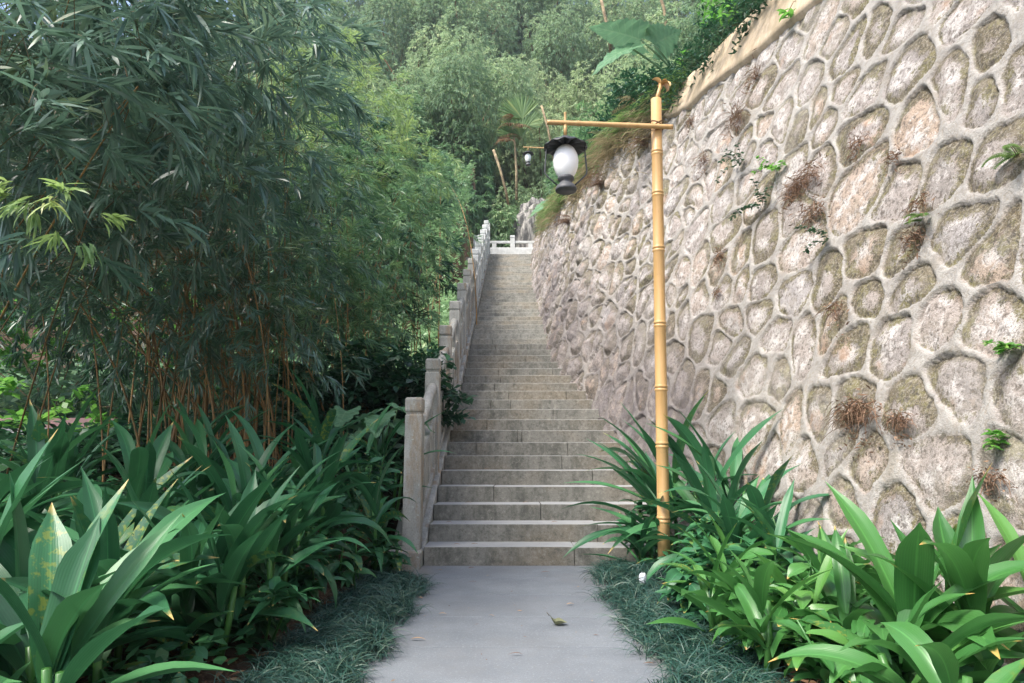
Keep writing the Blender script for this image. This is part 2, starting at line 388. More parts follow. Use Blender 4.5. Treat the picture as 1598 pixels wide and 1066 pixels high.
mc = k.mix(k.ramp(n3, [(.4, 0.0), (.6, 1.0)]), (.07, .058, .035), (.19, .16, .095)); mc = k.mix(k.ramp(n1, [(.50, 0.0), (.58, .7)]), mc, (.17, .155, .045)); mc = k.mix(k.ramp(k.noise(55, 4, .75, p), [(.5, 0.0), (.6, .8)]), mc, (.34, .31, .25)); mc = k.mix(k.ramp(k.noise(26, 4, .75, p), [(.40, .85), (.5, 0.0)]), mc, (.045, .038, .028))
st = k.mix(k.math('MULTIPLY', ms, .9), st, mc)
st = k.mix(k.ramp(n4, [(.5, 0.0), (.68, .45)]), st, mort); c = k.mix(mask, mort, st); c = k.mix(k.ramp(k.noise(3.4, 6, .7, p), [(.54, 0.0), (.66, .45)]), c, (.30, .26, .20))
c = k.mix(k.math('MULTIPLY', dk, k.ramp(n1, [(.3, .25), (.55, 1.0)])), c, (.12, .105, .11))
c = k.mix(k.ramp(n4, [(.5, 0.0), (.62, .4)]), c, (.42, .30, .20), 'MULTIPLY') if False else c
nb = k.math('ADD', k.math('MULTIPLY', n2, 1.0), k.math('MULTIPLY', n3, .6)); k.bump(nb, .85, .022)
M['wall'] = k.base(c, .9, .15)
k = NM("ochre_plaster"); p = k.pos(); mp = k.n("Mapping"); mp.inputs['Scale'].default_value = (3, 3, .5); k.l(p, mp.inputs[0])
a = k.noise(5, 6, .7, mp.outputs[0]); b = k.noise(2, 5, .6, p)
c = k.mix(k.ramp(a, [(.35, 0.0), (.65, 1.0)]), (.40, .31, .21), (.55, .45, .33)); c = k.mix(k.ramp(b, [(.46, 0.0), (.62, .7)]), c, (.24, .20, .13)); c = k.mix(k.ramp(k.noise(40, 4, .7, p), [(.56, 0.0), (.7, .5)]), c, (.3, .25, .17))
k.bump(a, .3, .01); M['plaster'] = k.base(c, .9, .15)
# rock
k = NM("grey_rock"); p = k.pos(); mp = k.n("Mapping"); mp.inputs['Scale'].default_value = (2.2, 2.2, .45); k.l(p, mp.inputs[0])
a = k.noise(2.2, 7, .7, mp.outputs[0]); b = k.noise(12, 5, .7, p)
c = k.mix(k.ramp(a, [(.42, 0.0), (.58, 1.0)]), (.07, .07, .068), (.34, .325, .30)); k.bump(b, .7, .05); M['rock'] = k.base(c, .9, .15)
# lamp
k = NM("painted_bamboo_pole"); p = k.pos(); mp = k.n("Mapping"); mp.inputs['Scale'].default_value = (8, 8, .5); k.l(p, mp.inputs[0])
a = k.noise(4, 4, .5, mp.outputs[0]); c = k.mix(k.ramp(a, [(.3, 0.0), (.7, 1.0)]), (.46, .275, .10), (.57, .36, .16)); c = k.mix(k.ramp(k.noise(22, 4, .6, p), [(.62, 0.0), (.72, .35)]), c, (.33, .2, .08)); M['pole'] = k.base(c, .42, .5)
k = NM("black_iron"); M['iron'] = k.base(k.mix(k.noise(30, 3, .5, k.pos()), (.012, .013, .015), (.05, .052, .055)), .45, .5)
k = NM("dark_grey_iron"); M['iron2'] = k.base(k.mix(k.noise(20, 3, .5, k.pos()), (.05, .053, .058), (.10, .105, .11)), .55, .4)
k = NM("white_glass_globe"); k.base((.95, .95, .95), .2, .5); M['globe'] = k.m
k = NM("cord_brown"); M['cord'] = k.base((.10, .055, .025), .8)
k = NM("pale_ground"); M['pale'] = k.base(k.mix(k.noise(4, 4, .6, k.pos()), (.45, .44, .42), (.62, .6, .57)), .9)
k = NM("pink_band"); M['pink'] = k.base((.62, .36, .33), .8)
k = NM("white_plastic"); M['plastic'] = k.base((.55, .58, .62), .4)

# ------------------------------------------------------------------ layout functions
RISE = 0.15
NSTEP = 51
SY0 = 5.88
def step_y(i): return SY0 + i * .3386 if i <= 14 else SY0 + 14 * .3386 + (i - 14) * .3255     # riser of step i (0-based)
TOPY = step_y(NSTEP - 1); TOPZ = NSTEP * RISE
def stair_z(y):
    y = np.asarray(y, float); k = np.where(y < step_y(14), (y - SY0) / .3386, 14 + (y - step_y(14)) / .3255)
    return np.clip((k + 1) * RISE, 0, TOPZ) * (y > SY0 - .34)
X0P = np.array([[-8, 2.05], [1, 1.92], [3, 1.85], [5, 1.62], [6.3, 1.36], [7.5, 1.02], [9.3, .62], [11.3, -.08], [13.7, -.47], [17, -1.0], [20, -1.38], [23.5, -1.68], [27, -1.95]])
def smooth_interp(y, tab):
    r = 0
    for d in (-.6, -.3, 0, .3, .6): r = r + np.interp(np.asarray(y) + d, tab[:, 0], tab[:, 1])
    return r / 5
wall_x0 = lambda y: smooth_interp(y, X0P)
TOPP = np.array([[-8, 5.6], [5, 5.85], [7, 6.0], [9, 6.15], [12, 6.65], [15, 7.15], [20, 8.15], [24, 9.0], [27, 9.4]])
wall_top = lambda y: smooth_interp(y, TOPP)
BAT = .30

def ground_z(x, y):
    x = np.asarray(x, float); y = np.asarray(y, float)
    sz = np.maximum(stair_z(y) - .32, 0) * (y > SY0) - .012
    left = np.clip((y - 3.2) * .155, 0, 30) + .06 * fbm(x * .8, y * .8, 3)
    left = np.maximum(left, np.where(y > SY0, stair_z(y) - .45 - np.maximum(-x - 1.0, 0) * 1.15, 0))
    bl = sstep(-1.04, -1.3, x)
    gz = sz * (1 - bl) + left * bl * (y > 0) 
    gz = gz + .07 * sstep(.95, 1.2, np.abs(x)) * (y < SY0 + .4) * (y > -6) * (fbm(x * 3, y * 3, 9) + .3)
    xw = x - wall_x0(y) - .16
    wt = wall_top(y)
    right = np.minimum(np.maximum(xw / BAT, -1), wt - .12) + np.maximum(xw - wt * BAT, 0) * .45
    gz = np.where((xw > 0) & (y < 27.5), np.maximum(gz, right), gz)
    hill = TOPZ - .3 + np.maximum(y - 28.5, 0) * 1.0
    hl = np.minimum(np.maximum(y - 19 - np.maximum(-x - 6, 0) * .3, 0) * .75, 42)
    gz = np.where(y > 25.0, np.maximum(gz, np.minimum(hill, 44)), gz)
    gz = np.where(x < -1.6, np.maximum(gz, left + hl), gz)
    return gz

# ------------------------------------------------------------------ ground sheet
xs = np.concatenate([np.linspace(-120, -12, 22), np.arange(-11.5, -3, .4), np.arange(-3, 6, .08), np.arange(6.3, 14, .5), np.linspace(16, 120, 20)])
ys = np.concatenate([np.linspace(-60, -8, 14), np.arange(-7, 1, .4), np.arange(1, 9, .09), np.arange(9, 30, .2), np.linspace(31, 130, 50)])
GX, GY = np.meshgrid(xs, ys, indexing='ij'); GZ = ground_z(GX, GY)
GZ = GZ + .02 * (fbm(GX * 5, GY * 5, 21) - .5) * ((GX < -1) | (GX > 1))
g = Geo(); g.add(np.stack([GX, GY, GZ], -1), grid_q(len(xs), len(ys)))
o = g.build("ground", M['soil'], origin=(0, 0, 0)); tag(o, kind="structure")

# path: slabs with fine joints, part of the setting
bm = bmesh.new()
yy = -4.0
while yy < SY0 - .05:
    y1 = min(yy + .62, SY0 - .002)
    box_bm(bm, -.78, .80, yy + .0015, y1 - .002, -.06, random.uniform(0, .003), bev=.004, seg=2)
    yy = y1
o = bm_obj("path", bm, M['path']); tag(o, kind="structure")

# landing
bm = bmesh.new(); box_bm(bm, -1.7, 1.6, TOPY + .36, 28.5, TOPZ - .3, TOPZ + .002, bev=.01)
o = bm_obj("landing_pavement", bm, M['step_hi']); tag(o, kind="structure")

# ------------------------------------------------------------------ staircase
st = empty("staircase", (0, SY0, 0), "long straight flight of weathered grey stone steps climbing between balustrade and rubble wall", "staircase")
for i in range(NSTEP):
    y0 = step_y(i); z1 = (i + 1) * RISE; dep = step_y(i + 1) - y0 + .05
    if i == NSTEP - 1: dep = .36
    xr = min(1.75, float(wall_x0(y0)) + BAT * z1 + .16) if i > 1 else 1.5
    bm = bmesh.new()
    # each step is laid from two or three blocks with open joints
    js = sorted(random.uniform(-.45, xr - .35) for _ in range(1 if random.random() < .6 else 2))
    if i == 0: js = [.52]
    if i == 2: js = [.27]
    ed = [-.735] + js + [xr]
    for a_, b_ in zip(ed[:-1], ed[1:]):
        dy = random.uniform(-.003, .003); dz = random.uniform(-.003, .003)
        box_bm(bm, a_ + .0018, b_ - .0018, y0 + dy, y0 + dep, z1 - RISE - .05, z1 + dz, bev=.007, seg=2, jit=.0012)
    bm_obj("step", bm, M['step'] if i < 19 else M['step_hi'], st)

# ------------------------------------------------------------------ balustrade up the left side
bl = empty("stone_balustrade", (-.84, SY0, 0), "weathered grey stone balustrade with square posts climbing the left side of the steps", "balustrade")
NP = 14
post_y = [5.93 + 1.3 * i for i in range(NP)]
def curb_z(y): return float(np.interp(y, [5.72, 6.02, step_y(14), TOPY, TOPY + 3], [.13, .17, step_z14 + .08, TOPZ + .08, TOPZ + .1]))
step_z14 = 15 * RISE
# curb (sloping stringer)
g = Geo()
cy = [5.66, 5.68, 6.03] + list(np.arange(6.4, TOPY + 1.0, .4))
pr = []
for y in cy:
    z = .13 if y < 6.04 else curb_z(y)
    pr.append([(-1.03, y, z - .5), (-1.03, y, z - .012), (-1.018, y, z), (-.752, y, z), (-.74, y, z - .012), (-.74, y, z - .5)])
pr = np.array(pr); g.add(pr, grid_q(len(cy), 6))
f0 = np.array(pr[0]); g.add(f0, [[0, 1, 4, 5], [1, 2, 3, 4]])
g.build("stringer", M['bal'], bl, smooth=False)
for i, y in enumerate(post_y):
    zb = .125 if i == 0 else curb_z(y) - .06; hgt = 1.27 if i == 0 else 1.24
    mt = M['bal'] if i < 7 else M['white']
    bm = bmesh.new(); box_bm(bm, -.915, -.765, y - .075, y + .075, zb, zb + hgt - .15, bev=.008, jit=.002)
    box_bm(bm, -.905, -.775, y - .065, y + .065, zb + hgt - .155, zb + hgt - .125, bev=0)
    po = bm_obj("post", bm, mt, bl)
    bm = bmesh.new(); box_bm(bm, -.918, -.762, y - .078, y + .078, zb + hgt - .13, zb + hgt, bev=.022, seg=3, jit=.002)
    bm_obj("cap", bm, mt, po)
    if i < NP - 1:
        y2 = post_y[i + 1]; za = zb + .93 + (.03 if i else .0); z2 = curb_z(y2) - .06 + .93
        g = Geo(); n = 7; tt = np.linspace(0, 1, n)
        tube(g, np.stack([np.full(n, -.84), y + .07 + (y2 - y - .14) * tt, za + (z2 - za) * tt], -1), .052, 12)
        g.build("handrail", mt, bl)
        # pierced panel under the handrail: a frame, small uprights and a sunk slab, all sheared to the slope
        bm = bmesh.new()
        def shear_box(ya, yb, ha, hb, xt, bev=.004):
            old = set(bm.verts); box_bm(bm, -.84 - xt, -.84 + xt, ya, yb, ha, hb, bev=bev, seg=1)
            for v in [v for v in bm.verts if v not in old]:
                v.co.z += (zb + .05) + (v.co.y - y) / (y2 - y) * (curb_z(y2) - .06 + .05 - zb - .05)
        shear_box(y + .07, y2 - .07, .045, .12, .055); shear_box(y + .07, y2 - .07, .56, .63, .05)
        shear_box(y + .08, y2 - .08, .11, .57, .028, bev=0)
        for q in range(4):
            yq = y + .13 + (y2 - y - .26) * q / 3
            shear_box(yq - .03, yq + .03, .11, .57, .042)
        bm_obj("panel", bm, mt, bl)
        for q in range(2):
            bm = bmesh.new(); yq = y + .33 + (y2 - y - .66) * q
            shear_box(yq - .055, yq + .055, .632, .86, .04)
            bm_obj("upright", bm, mt, bl)

# balustrade across the landing
TB = TOPY + 1.35
tb = empty("landing_balustrade", (0, TB, TOPZ), "low white granite balustrade crossing the landing at the top of the steps", "balustrade")
bm = bmesh.new(); box_bm(bm, -1.5, 1.5, TB - .12, TB + .12, TOPZ, TOPZ + .58, bev=.01); bm_obj("plinth", bm, M['white'], tb)
for x in (-1.3, .02, 1.3):
    bm = bmesh.new(); box_bm(bm, x - .085, x + .085, TB - .085, TB + .085, TOPZ + .5801, TOPZ + .98, bev=.01)
    po = bm_obj("post", bm, M['white'], tb)
    bm = bmesh.new(); box_bm(bm, x - .09, x + .09, TB - .09, TB + .09, TOPZ + .99, TOPZ + 1.09, bev=.02); bm_obj("cap", bm, M['white'], po)
for a_, b_ in ((-1.215, -.065), (.105, 1.215)):
    bm = bmesh.new(); box_bm(bm, a_, b_, TB - .05, TB + .05, TOPZ + .80, TOPZ + .89, bev=.015); bm_obj("rail", bm, M['white'], tb)
    bm = bmesh.new(); box_bm(bm, a_, b_, TB - .06, TB + .06, TOPZ + .581, TOPZ + .64, bev=.01); bm_obj("rail", bm, M['white'], tb)
    xm = (a_ + b_) / 2
    bm = bmesh.new(); box_bm(bm, xm - .08, xm + .08, TB - .045, TB + .045, TOPZ + .6401, TOPZ + .7999, bev=.005); bm_obj("upright", bm, M['white'], tb)

# rock behind the landing
def rock(name, c, rad, label, seed, shape=None):
    n, m_ = 64, 90
    ph = np.linspace(.02, np.pi * .62, n)[:, None]; th = np.linspace(0, 2 * np.pi, m_)[None]
    d = np.stack([np.sin(ph) * np.cos(th), np.sin(ph) * np.sin(th), np.cos(ph) + 0 * th], -1)
    f = 1 + .16 * (fbm(d[..., 0] * 2 + 9, d[..., 2] * 2 + d[..., 1] * 1.7, seed) - .5) * 2
    f += .10 * (fbm(d[..., 0] * 9 + 3, d[..., 2] * 4 + d[..., 1] * 8, seed + 4) - .5) * 2
    f[:, -1] = f[:, 0]
    v = d * f[..., None] * np.array(rad)
    if shape is not None: v = shape(v)
    g = Geo(); g.add(v + np.array(c), grid_q(n, m_)); return tag(g.build(name, M['rock'], origin=c), label, "rock")
def peak(v):
    x = v[..., 0]; z = v[..., 2]
    v[..., 2] = z + (z > 0) * (-.35 * sstep(-1.15, -1.4, x) + .75 * np.exp(-((x + 1.12) / .22) ** 2) + 1.05 * sstep(-1.2, -.75, x)) * sstep(0, .9, z)
    return v
rock("boulder", (1.22, 27.2, TOPZ + .35), (1.5, 1.0, 2.5), "grey weathered boulder with a pointed peak standing behind the landing balustrade", 5, peak)

# ------------------------------------------------------------------ retaining wall
yy = np.concatenate([np.arange(-6, 1.2, .12), np.arange(1.2, 7, .0125), np.arange(7, 9, .017), np.arange(9, 14, .027), np.arange(14, 27, .05)])
NH = 440
fr = np.linspace(0, 1, NH)
zb = np.maximum(stair_z(yy) - .35, -.15); zt = wall_top(yy)
HZ = zb[:, None] + (zt - zb)[:, None] * fr[None]; YY = yy[:, None] + 0 * HZ
XB = wall_x0(yy)[:, None] + BAT * HZ
s_ = np.concatenate([[0], np.cumsum(np.hypot(np.diff(yy), np.diff(wall_x0(yy))))])[:, None] + 0 * HZ
PX, PY = .43, .36
wx = s_ + .22 * (fbm(s_ * .8, HZ * .8, 40) - .5) * 2 + .06 * (fbm(s_ * 5, HZ * 5, 41) - .5) + .02 * (fbm(s_ * 16, HZ * 16, 42) - .5); wy = HZ * 1.05 + .18 * (fbm(s_ * .8, HZ * .8, 50) - .5) * 2 + .06 * (fbm(s_ * 5, HZ * 5, 51) - .5) + .02 * (fbm(s_ * 16, HZ * 16, 52) - .5)
wx = wx - .18 * wy
def seedpt(i, j):
    return (i + .5 * (j % 2) + .5 + (_hash(i, j, 7) - .5) * .82) * PX, (j + .5 + (_hash(i, j, 8) - .5) * .82) * PY
ci = np.floor(wx / PX).astype(np.int64); cj = np.floor(wy / PY).astype(np.int64)
best = np.full(wx.shape, 9e9); bx = np.zeros_like(wx); by = np.zeros_like(wx); bi = np.zeros_like(ci); bj = np.zeros_like(ci)
gone = lambda i, j: (_hash(i, j, 6) < .18) & ~(_hash(i - 1, j, 6) < .18) & ~(_hash(i, j - 1, 6) < .18)
for di in (-2, -1, 0, 1):
    for dj in (-2, -1, 0, 1, 2):
        i2, j2 = ci + di, cj + dj; sx, sy = seedpt(i2, j2); d = (sx - wx) ** 2 + (sy - wy) ** 2 + 50.0 * gone(i2, j2)
        mk = d < best; best = np.where(mk, d, best); bx = np.where(mk, sx, bx); by = np.where(mk, sy, by); bi = np.where(mk, i2, bi); bj = np.where(mk, j2, bj)
acc = np.zeros_like(wx)
for di in (-2, -1, 0, 1, 2):
    for dj in (-2, -1, 0, 1, 2):
        i2, j2 = bi + di, bj + dj
        if di == 0 and dj == 0: continue
        sx, sy = seedpt(i2, j2); ex, ey = sx - bx, sy - by; le = np.hypot(ex, ey) + 1e-6
        bd = ((bx + sx) / 2 - wx) * ex / le + ((by + sy) / 2 - wy) * ey / le
        acc += (1 - gone(i2, j2)) * np.exp(-25 * np.clip(bd, -.1, 2))
bd = -np.log(acc + 1e-9) / 25
sid = _hash(bi, bj, 99); sid2 = _hash(bi, bj, 98); sid3 = _hash(bi, bj, 97)
wid = -.004 + .012 * sid2 + .07 * (fbm(s_ * 3.1, HZ * 3.1, 60, 3) - .50) + .016 * (fbm(s_ * 14, HZ * 14, 61, 3) - .5); wid = np.maximum(wid, .003 + .004 * sid3)
mask = sstep(wid - .003, wid + .008, bd)
rough = fbm(s_ * 9 + sid * 50, HZ * 9, 70, 5) - .5
depth = .004 + .011 * sid3; gr_ = np.exp(-np.clip(bd - wid, 0, 1) / .016); crag = np.abs(fbm(s_ * 4.2 + sid * 31, HZ * 4.2 + sid2 * 9, 71, 4) - .5) * 2; farness = sstep(6.5, 11, YY)
disp = (1 - mask) * .014 * (fbm(s_ * 16, HZ * 16, 80) - .5) + mask * (-depth - (.004 + .013 * np.clip(.5 + (wy - by) / .25 - (wx - bx) / .4 * .5, 0, 1)) * gr_ + .030 * rough - .028 * crag * (1 + 1.5 * farness) + np.clip(bd - wid, 0, .1) * (.06 + .16 * sid2 + .5 * farness))
disp += .05 * (fbm(s_ * .5, HZ * .5, 81) - .5)
# moss clings to the upper rim of each recess
up = np.clip((wy - by) / .22 - (wx - bx) / .4 * .5, -1, 1)
moss = mask * (.86 - np.clip((bd - wid) / .10, 0, 1.4) * .62 + .20 * up + .45 * (sid2 - .5) + 1.0 * (fbm(s_ * 3, HZ * 3, 90) - .5))
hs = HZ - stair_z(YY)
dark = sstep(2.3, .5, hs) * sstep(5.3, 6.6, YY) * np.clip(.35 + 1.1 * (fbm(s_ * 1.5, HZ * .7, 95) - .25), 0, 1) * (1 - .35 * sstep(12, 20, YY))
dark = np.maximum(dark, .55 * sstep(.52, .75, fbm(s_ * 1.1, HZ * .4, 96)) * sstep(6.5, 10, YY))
nx, nz = -1 / math.hypot(1, BAT), BAT / math.hypot(1, BAT)
V = np.stack([XB + nx * disp, YY, HZ + nz * disp], -1)
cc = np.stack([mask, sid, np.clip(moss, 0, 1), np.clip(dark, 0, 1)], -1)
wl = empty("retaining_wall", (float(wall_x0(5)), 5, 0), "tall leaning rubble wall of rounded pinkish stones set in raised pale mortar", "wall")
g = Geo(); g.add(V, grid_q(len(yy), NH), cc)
# top of the wall turns back over the fill
top = V[:, -1]; back = top + np.array([.5, 0, .02]); g.add(np.stack([top, back], 1), grid_q(len(yy), 2), np.tile([0, .5, .2, .2], (len(yy) * 2, 1)))
g.build("masonry", M['wall'], wl)
# plaster band along the top edge
y2 = np.arange(-6, 9.9, .06); hb = np.interp(y2, [-6, 6, 8.6, 9.4, 9.9], [.75, .72, .6, .4, .1]); n2 = 10
fz = np.linspace(0, 1, n2)
lo = wall_top(y2) - hb + .16 * (fbm(y2 * 1.7, y2 * 0 + 3, 31) - .5)
Z2 = lo[:, None] + (wall_top(y2) + .04 - lo)[:, None] * fz[None]
X2 = wall_x0(y2)[:, None] + BAT * Z2 - .05 - .02 * fbm(y2[:, None] * 2 + 0 * Z2, Z2 * 2, 33)
X2[:, 0] += .12
V2 = np.stack([X2, y2[:, None] + 0 * Z2, Z2], -1)
V2 = np.concatenate([V2, V2[:, -1:] + np.array([[.35, 0, 0]])], 1)
g = Geo(); g.add(V2, grid_q(len(y2), n2 + 1)); g.build("plaster_band", M['plaster'], wl)
def on_wall(y, z, out=.02): return np.array([float(wall_x0(y)) + BAT * z - out, y, z])
def wall_hit(u, v):
    """where the line of sight through (u, v) meets the wall"""
    lo_, hi_ = 1.5, 26
    for _ in range(50):
        m_ = (lo_ + hi_) / 2; q = P(u, v, m_)
        if q[0] > wall_x0(m_) + BAT * q[2]: hi_ = m_
        else: lo_ = m_
    return P(u, v, lo_)

# ------------------------------------------------------------------ lamp posts
def lamp(base, H, arm_z, arm_l, arm_r, lean, label, s=1.0, rot=0.0):
    L = empty("street_lamp", tuple(base), label, "street lamp", "bamboo lamp posts along the steps")
    b = np.array(base)
    g = Geo(); pts = []; rad = []; nodes = [.42, .98, 1.42, 1.93, 2.55, 3.02, 3.38] if s == 1 else [.5, 1.1, 1.7, 2.3, 2.9, 3.3]
    z = 0
    zs = sorted(set([0, H] + [q + d for q in nodes for d in (-.03, -.022, -.013, -.006, .0, .006, .013, .022, .03)]))
    for z in zs:
        pts.append(b + np.array([lean[0] * z, lean[1] * z, z]))
        dn = min(abs(z - q) for q in nodes); r = .047 * (1 - .07 * z / H)
        if dn < .002: r *= .97
        elif abs(dn - .013) < .003: r *= 1.16
        elif abs(dn - .006) < .003: r *= 1.08
        elif abs(dn - .022) < .003: r *= 1.06
        rad.append(r)
    tube(g, pts, rad, 24); pole = g.build("pole", M['pole'], L)
    top = b + np.array([lean[0] * arm_z, lean[1] * arm_z, arm_z])
    ca, sa = math.cos(rot), math.sin(rot)
    ax = lambda d: top + np.array([-d * ca, -d * sa - .062, 0])
    g = Geo(); ap = []; ar = []
    for d in np.linspace(-arm_r, arm_l, 41):
        ap.append(ax(d) + np.array([0, 0, .04 * d - .035])); k_ = abs((d + 5) % .42 - .21); ar.append(.0205 * (1.13 if k_ < .012 else 1))
    tube(g, ap, ar, 14); g.build("crossbar", M['pole'], L)
    g = Geo()
    for sgn in (1, -1):
        th = np.linspace(0, 2 * np.pi, 28)
        for k_ in range(2):
            q = top + np.stack([.053 * np.cos(th), .056 * np.sin(th) - .012, sgn * .03 * np.cos(th) + .006 * k_ - .003], -1); tube(g, q, .0032, 6, cap=False)
    g.build("binding", M['cord'], L)
    hp = ax(arm_l - .15) + np.array([0, 0, .04 * (arm_l - .15) - .035])
    g = Geo(); tube(g, [hp, hp - np.array([0, 0, .12])], .014, 10); g.build("hanger", M['pole'], L)
    c = hp - np.array([0, 0, .12])
    g = Geo()
    lathe(g, [(.001, .0), (.03, -.002), (.055, -.018), (.075, -.04), (.082, -.055)], c, 32)
    def rip(r, z, th, f):
        k_ = np.clip(f, 0, 1) ** 1.5; return r * (1 + .035 * k_ * np.cos(11 * th)), z + .016 * k_ * np.cos(11 * th)
    lathe(g, [(.075, -.05), (.11, -.055), (.145, -.068), (.172, -.088), (.180, -.098), (.174, -.102), (.14, -.092), (.1, -.085), (.05, -.08)], c, 88, 0, rip)
    lan = g.build("lantern", M['iron'], L)
    g = Geo(); lathe(g, [(.05, -.09), (.075, -.115), (.098, -.165), (.105, -.215), (.099, -.27), (.08, -.325), (.055, -.36), (.05, -.365)], c, 40); g.build("glass_globe", M['globe'], lan)
    g = Geo(); lathe(g, [(.001, -.352), (.062, -.354), (.067, -.362), (.067, -.378), (.052, -.39), (.05, -.405), (.058, -.415), (.074, -.43), (.086, -.452), (.088, -.466), (.084, -.474), (.001, -.474)], c, 40); g.build("burner_base", M['iron2'], lan)
    for sgn in (-1, 1):
        g = Geo(); tube(g, c + np.array([[sgn * .155 * ca, 0, -.085], [sgn * .158 * ca, 0, -.12], [sgn * .172 * ca, 0, -.30], [sgn * .168 * ca, 0, -.325], [sgn * .15 * ca, 0, -.35], [sgn * .07 * ca, 0, -.425]]), .0065, 8)
        g.build("wire_frame", M['iron2'], lan)
    return L
lamp((1.145, 5.35, .0), 3.86, 3.62, .92, .12, (.018, -.004), "tall ochre bamboo lamp post by the foot of the steps with black lantern")
lamp((1.68, 20.0, float(ground_z(1.68, 20.0))), 10.42 - float(ground_z(1.68, 20.0)), 10.35 - float(ground_z(1.68, 20.0)), 1.33, .1, (0, 0), "small distant bamboo lamp with white globe half hidden in the trees", .9)
# dry curled sheath on the pole top
tp = np.array([1.145 + .018 * 3.86, 5.33, 3.83])
g = Geo(); tube(g, [tp, tp + [.02, 0, .08], tp + [.045, 0, .17]], [.018, .016, .012], 8)
blades(g, np.tile(tp + [.04, 0, .15], (5, 1)), [.4, 2.6, 1.2, 5.6, .1], [1.2, 1.2, .9, .6, .3], [-.3, .5, -.6, -1.4, -1.9], [.1, .11, .09, .11, .09], .06, [0, .4, -.4, .2, 1], nseg=6, prof=P_OVAL, cols=3, fold=.8)
tag(g.build("dry_stalk", [M['pole'], M['twig']]), "dry curled brown stalk end sticking up from the top of the near lamp post", "dried stalk")

# ------------------------------------------------------------------ bamboo
def poly_in(u, v, poly):
    r = False; n = len(poly); j = n - 1
    for i in range(n):
        (xi, yi), (xj, yj) = poly[i], poly[j]
        if (yi > v) != (yj > v) and u < (xj - xi) * (v - yi) / (yj - yi) + xi: r = not r
        j = i
    return r

def blob_points(c, rad, n, shell=.55):
    d = rng.normal(size=(n, 3)); d /= np.linalg.norm(d, axis=1)[:, None]
    r = (shell + (1 - shell) * rng.random(n)) ** .8
    return np.asarray(c) + d * r[:, None] * np.asarray(rad), d

def bamboo(name, label, base, blobs, mat, culms, lL, lW, density, nseg=3, group=None, cat="bamboo", SL=.5, nn=4, nl=5, fit=True, cane_r=.014, droop=.3, e_top=.25, vis=60):
    """a clump: culms that rise from the base and arch over to the foliage masses they carry"""
    base = np.array(base, float); B = empty(name, tuple(base), label, cat, group)
    g = Geo()
    for (c, rad) in blobs:
        rad = np.broadcast_to(np.asarray(rad, float), (3,)); n = max(3, int(density * rad.mean() ** 2))
        p, d = blob_points(c, rad, n)
        out = np.arctan2(d[:, 1], d[:, 0]) + rng.normal(0, .7, n)
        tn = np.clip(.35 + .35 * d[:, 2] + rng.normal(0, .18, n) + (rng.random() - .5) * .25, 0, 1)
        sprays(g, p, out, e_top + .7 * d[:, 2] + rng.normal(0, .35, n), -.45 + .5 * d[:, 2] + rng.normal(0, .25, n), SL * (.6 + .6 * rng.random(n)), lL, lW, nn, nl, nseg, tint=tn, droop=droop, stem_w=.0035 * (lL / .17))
    g.build("foliage", [mat, M['twig']], B)
    ends = [b_[0] for b_ in blobs]
    for i in range(culms):
        e = np.array(ends[rng.integers(len(ends))]); st_ = base + np.array([rng.normal(0, .5), rng.normal(0, .45), 0])
        st_[2] = float(ground_z(st_[0], st_[1])) - .05
        pw = rng.uniform(1.15, 2.8); hz = e - st_; up = max(hz[2], 1.0); tt = np.linspace(0, 1, 16)[:, None]
        q = st_ + np.concatenate([hz[:2] * tt ** 2.4, up * (1.12 * tt - .12 * tt ** 3) * np.ones((16, 1))], 1) if False else st_ + np.concatenate([tt ** pw * hz[0], tt ** pw * hz[1], up * (1.15 * tt - .15 * tt ** 3)], 1)
        g = Geo(); ti = rng.random(); tube(g, q, np.linspace(cane_r, .004, 16) * (.45 + .6 * rng.random()), 6, col=(ti, 0, 0, 0), cap=False)
        g.build("culm", M['cane'], B)
    return B

def screen_blobs(poly, depth, spacing, rad, jit=.5, dj=.4, zr=.8):
    us = [p[0] for p in poly]; vs = [p[1] for p in poly]; out = []
    v = min(vs)
    while v < max(vs):
        u = min(us)
        while u < max(us):
            d0 = depth(u, v) if callable(depth) else depth
            uu = u + random.uniform(-jit, jit) * spacing; vv = v + random.uniform(-jit, jit) * spacing
            if poly_in(uu, vv, poly):
                d = d0 + random.uniform(-dj, dj); r = (rad(uu, vv) if callable(rad) else rad) * random.uniform(.75, 1.25)
                out.append((P(uu, vv, d), (r, r, r * zr)))
            u += spacing
        v += spacing
    return out

# near-left clump: hangs over the upper left of the view
gz = lambda x, y: float(ground_z(x, y))
b1 = screen_blobs([(-160, -140), (270, -140), (300, 60), (260, 150), (120, 190), (60, 200), (-160, 260)], 3.2, 75, .26, dj=.35)
b1 += screen_blobs([(-200, -140), (420, -140), (440, 80), (430, 250), (330, 330), (150, 330), (0, 350), (-200, 420)], 4.3, 75, .34, dj=.4)
b1 += [(P(100, 330, 3.3), (.13, .13, .12)), (P(20, 170, 2.8), (.2, .2, .25))]
bamboo("bamboo_clump", "nearest dark bamboo clump arching in from the upper left with long leaves tinted bluish for sky sheen", (-5.4, 6.2, gz(-5.4, 6.2)), b1, M['bam_sky_pale'], 24, .205, .021, 115, nseg=4, group="bamboo clumps left of the steps", SL=.42)
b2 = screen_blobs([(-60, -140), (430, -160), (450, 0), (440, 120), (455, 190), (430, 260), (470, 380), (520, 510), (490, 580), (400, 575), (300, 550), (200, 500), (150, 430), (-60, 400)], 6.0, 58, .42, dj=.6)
b2 += screen_blobs([(-60, 100), (460, 100), (500, 400), (540, 500), (470, 580), (300, 570), (200, 520), (100, 450), (-60, 440)], 7.6, 85, .6, dj=.5)
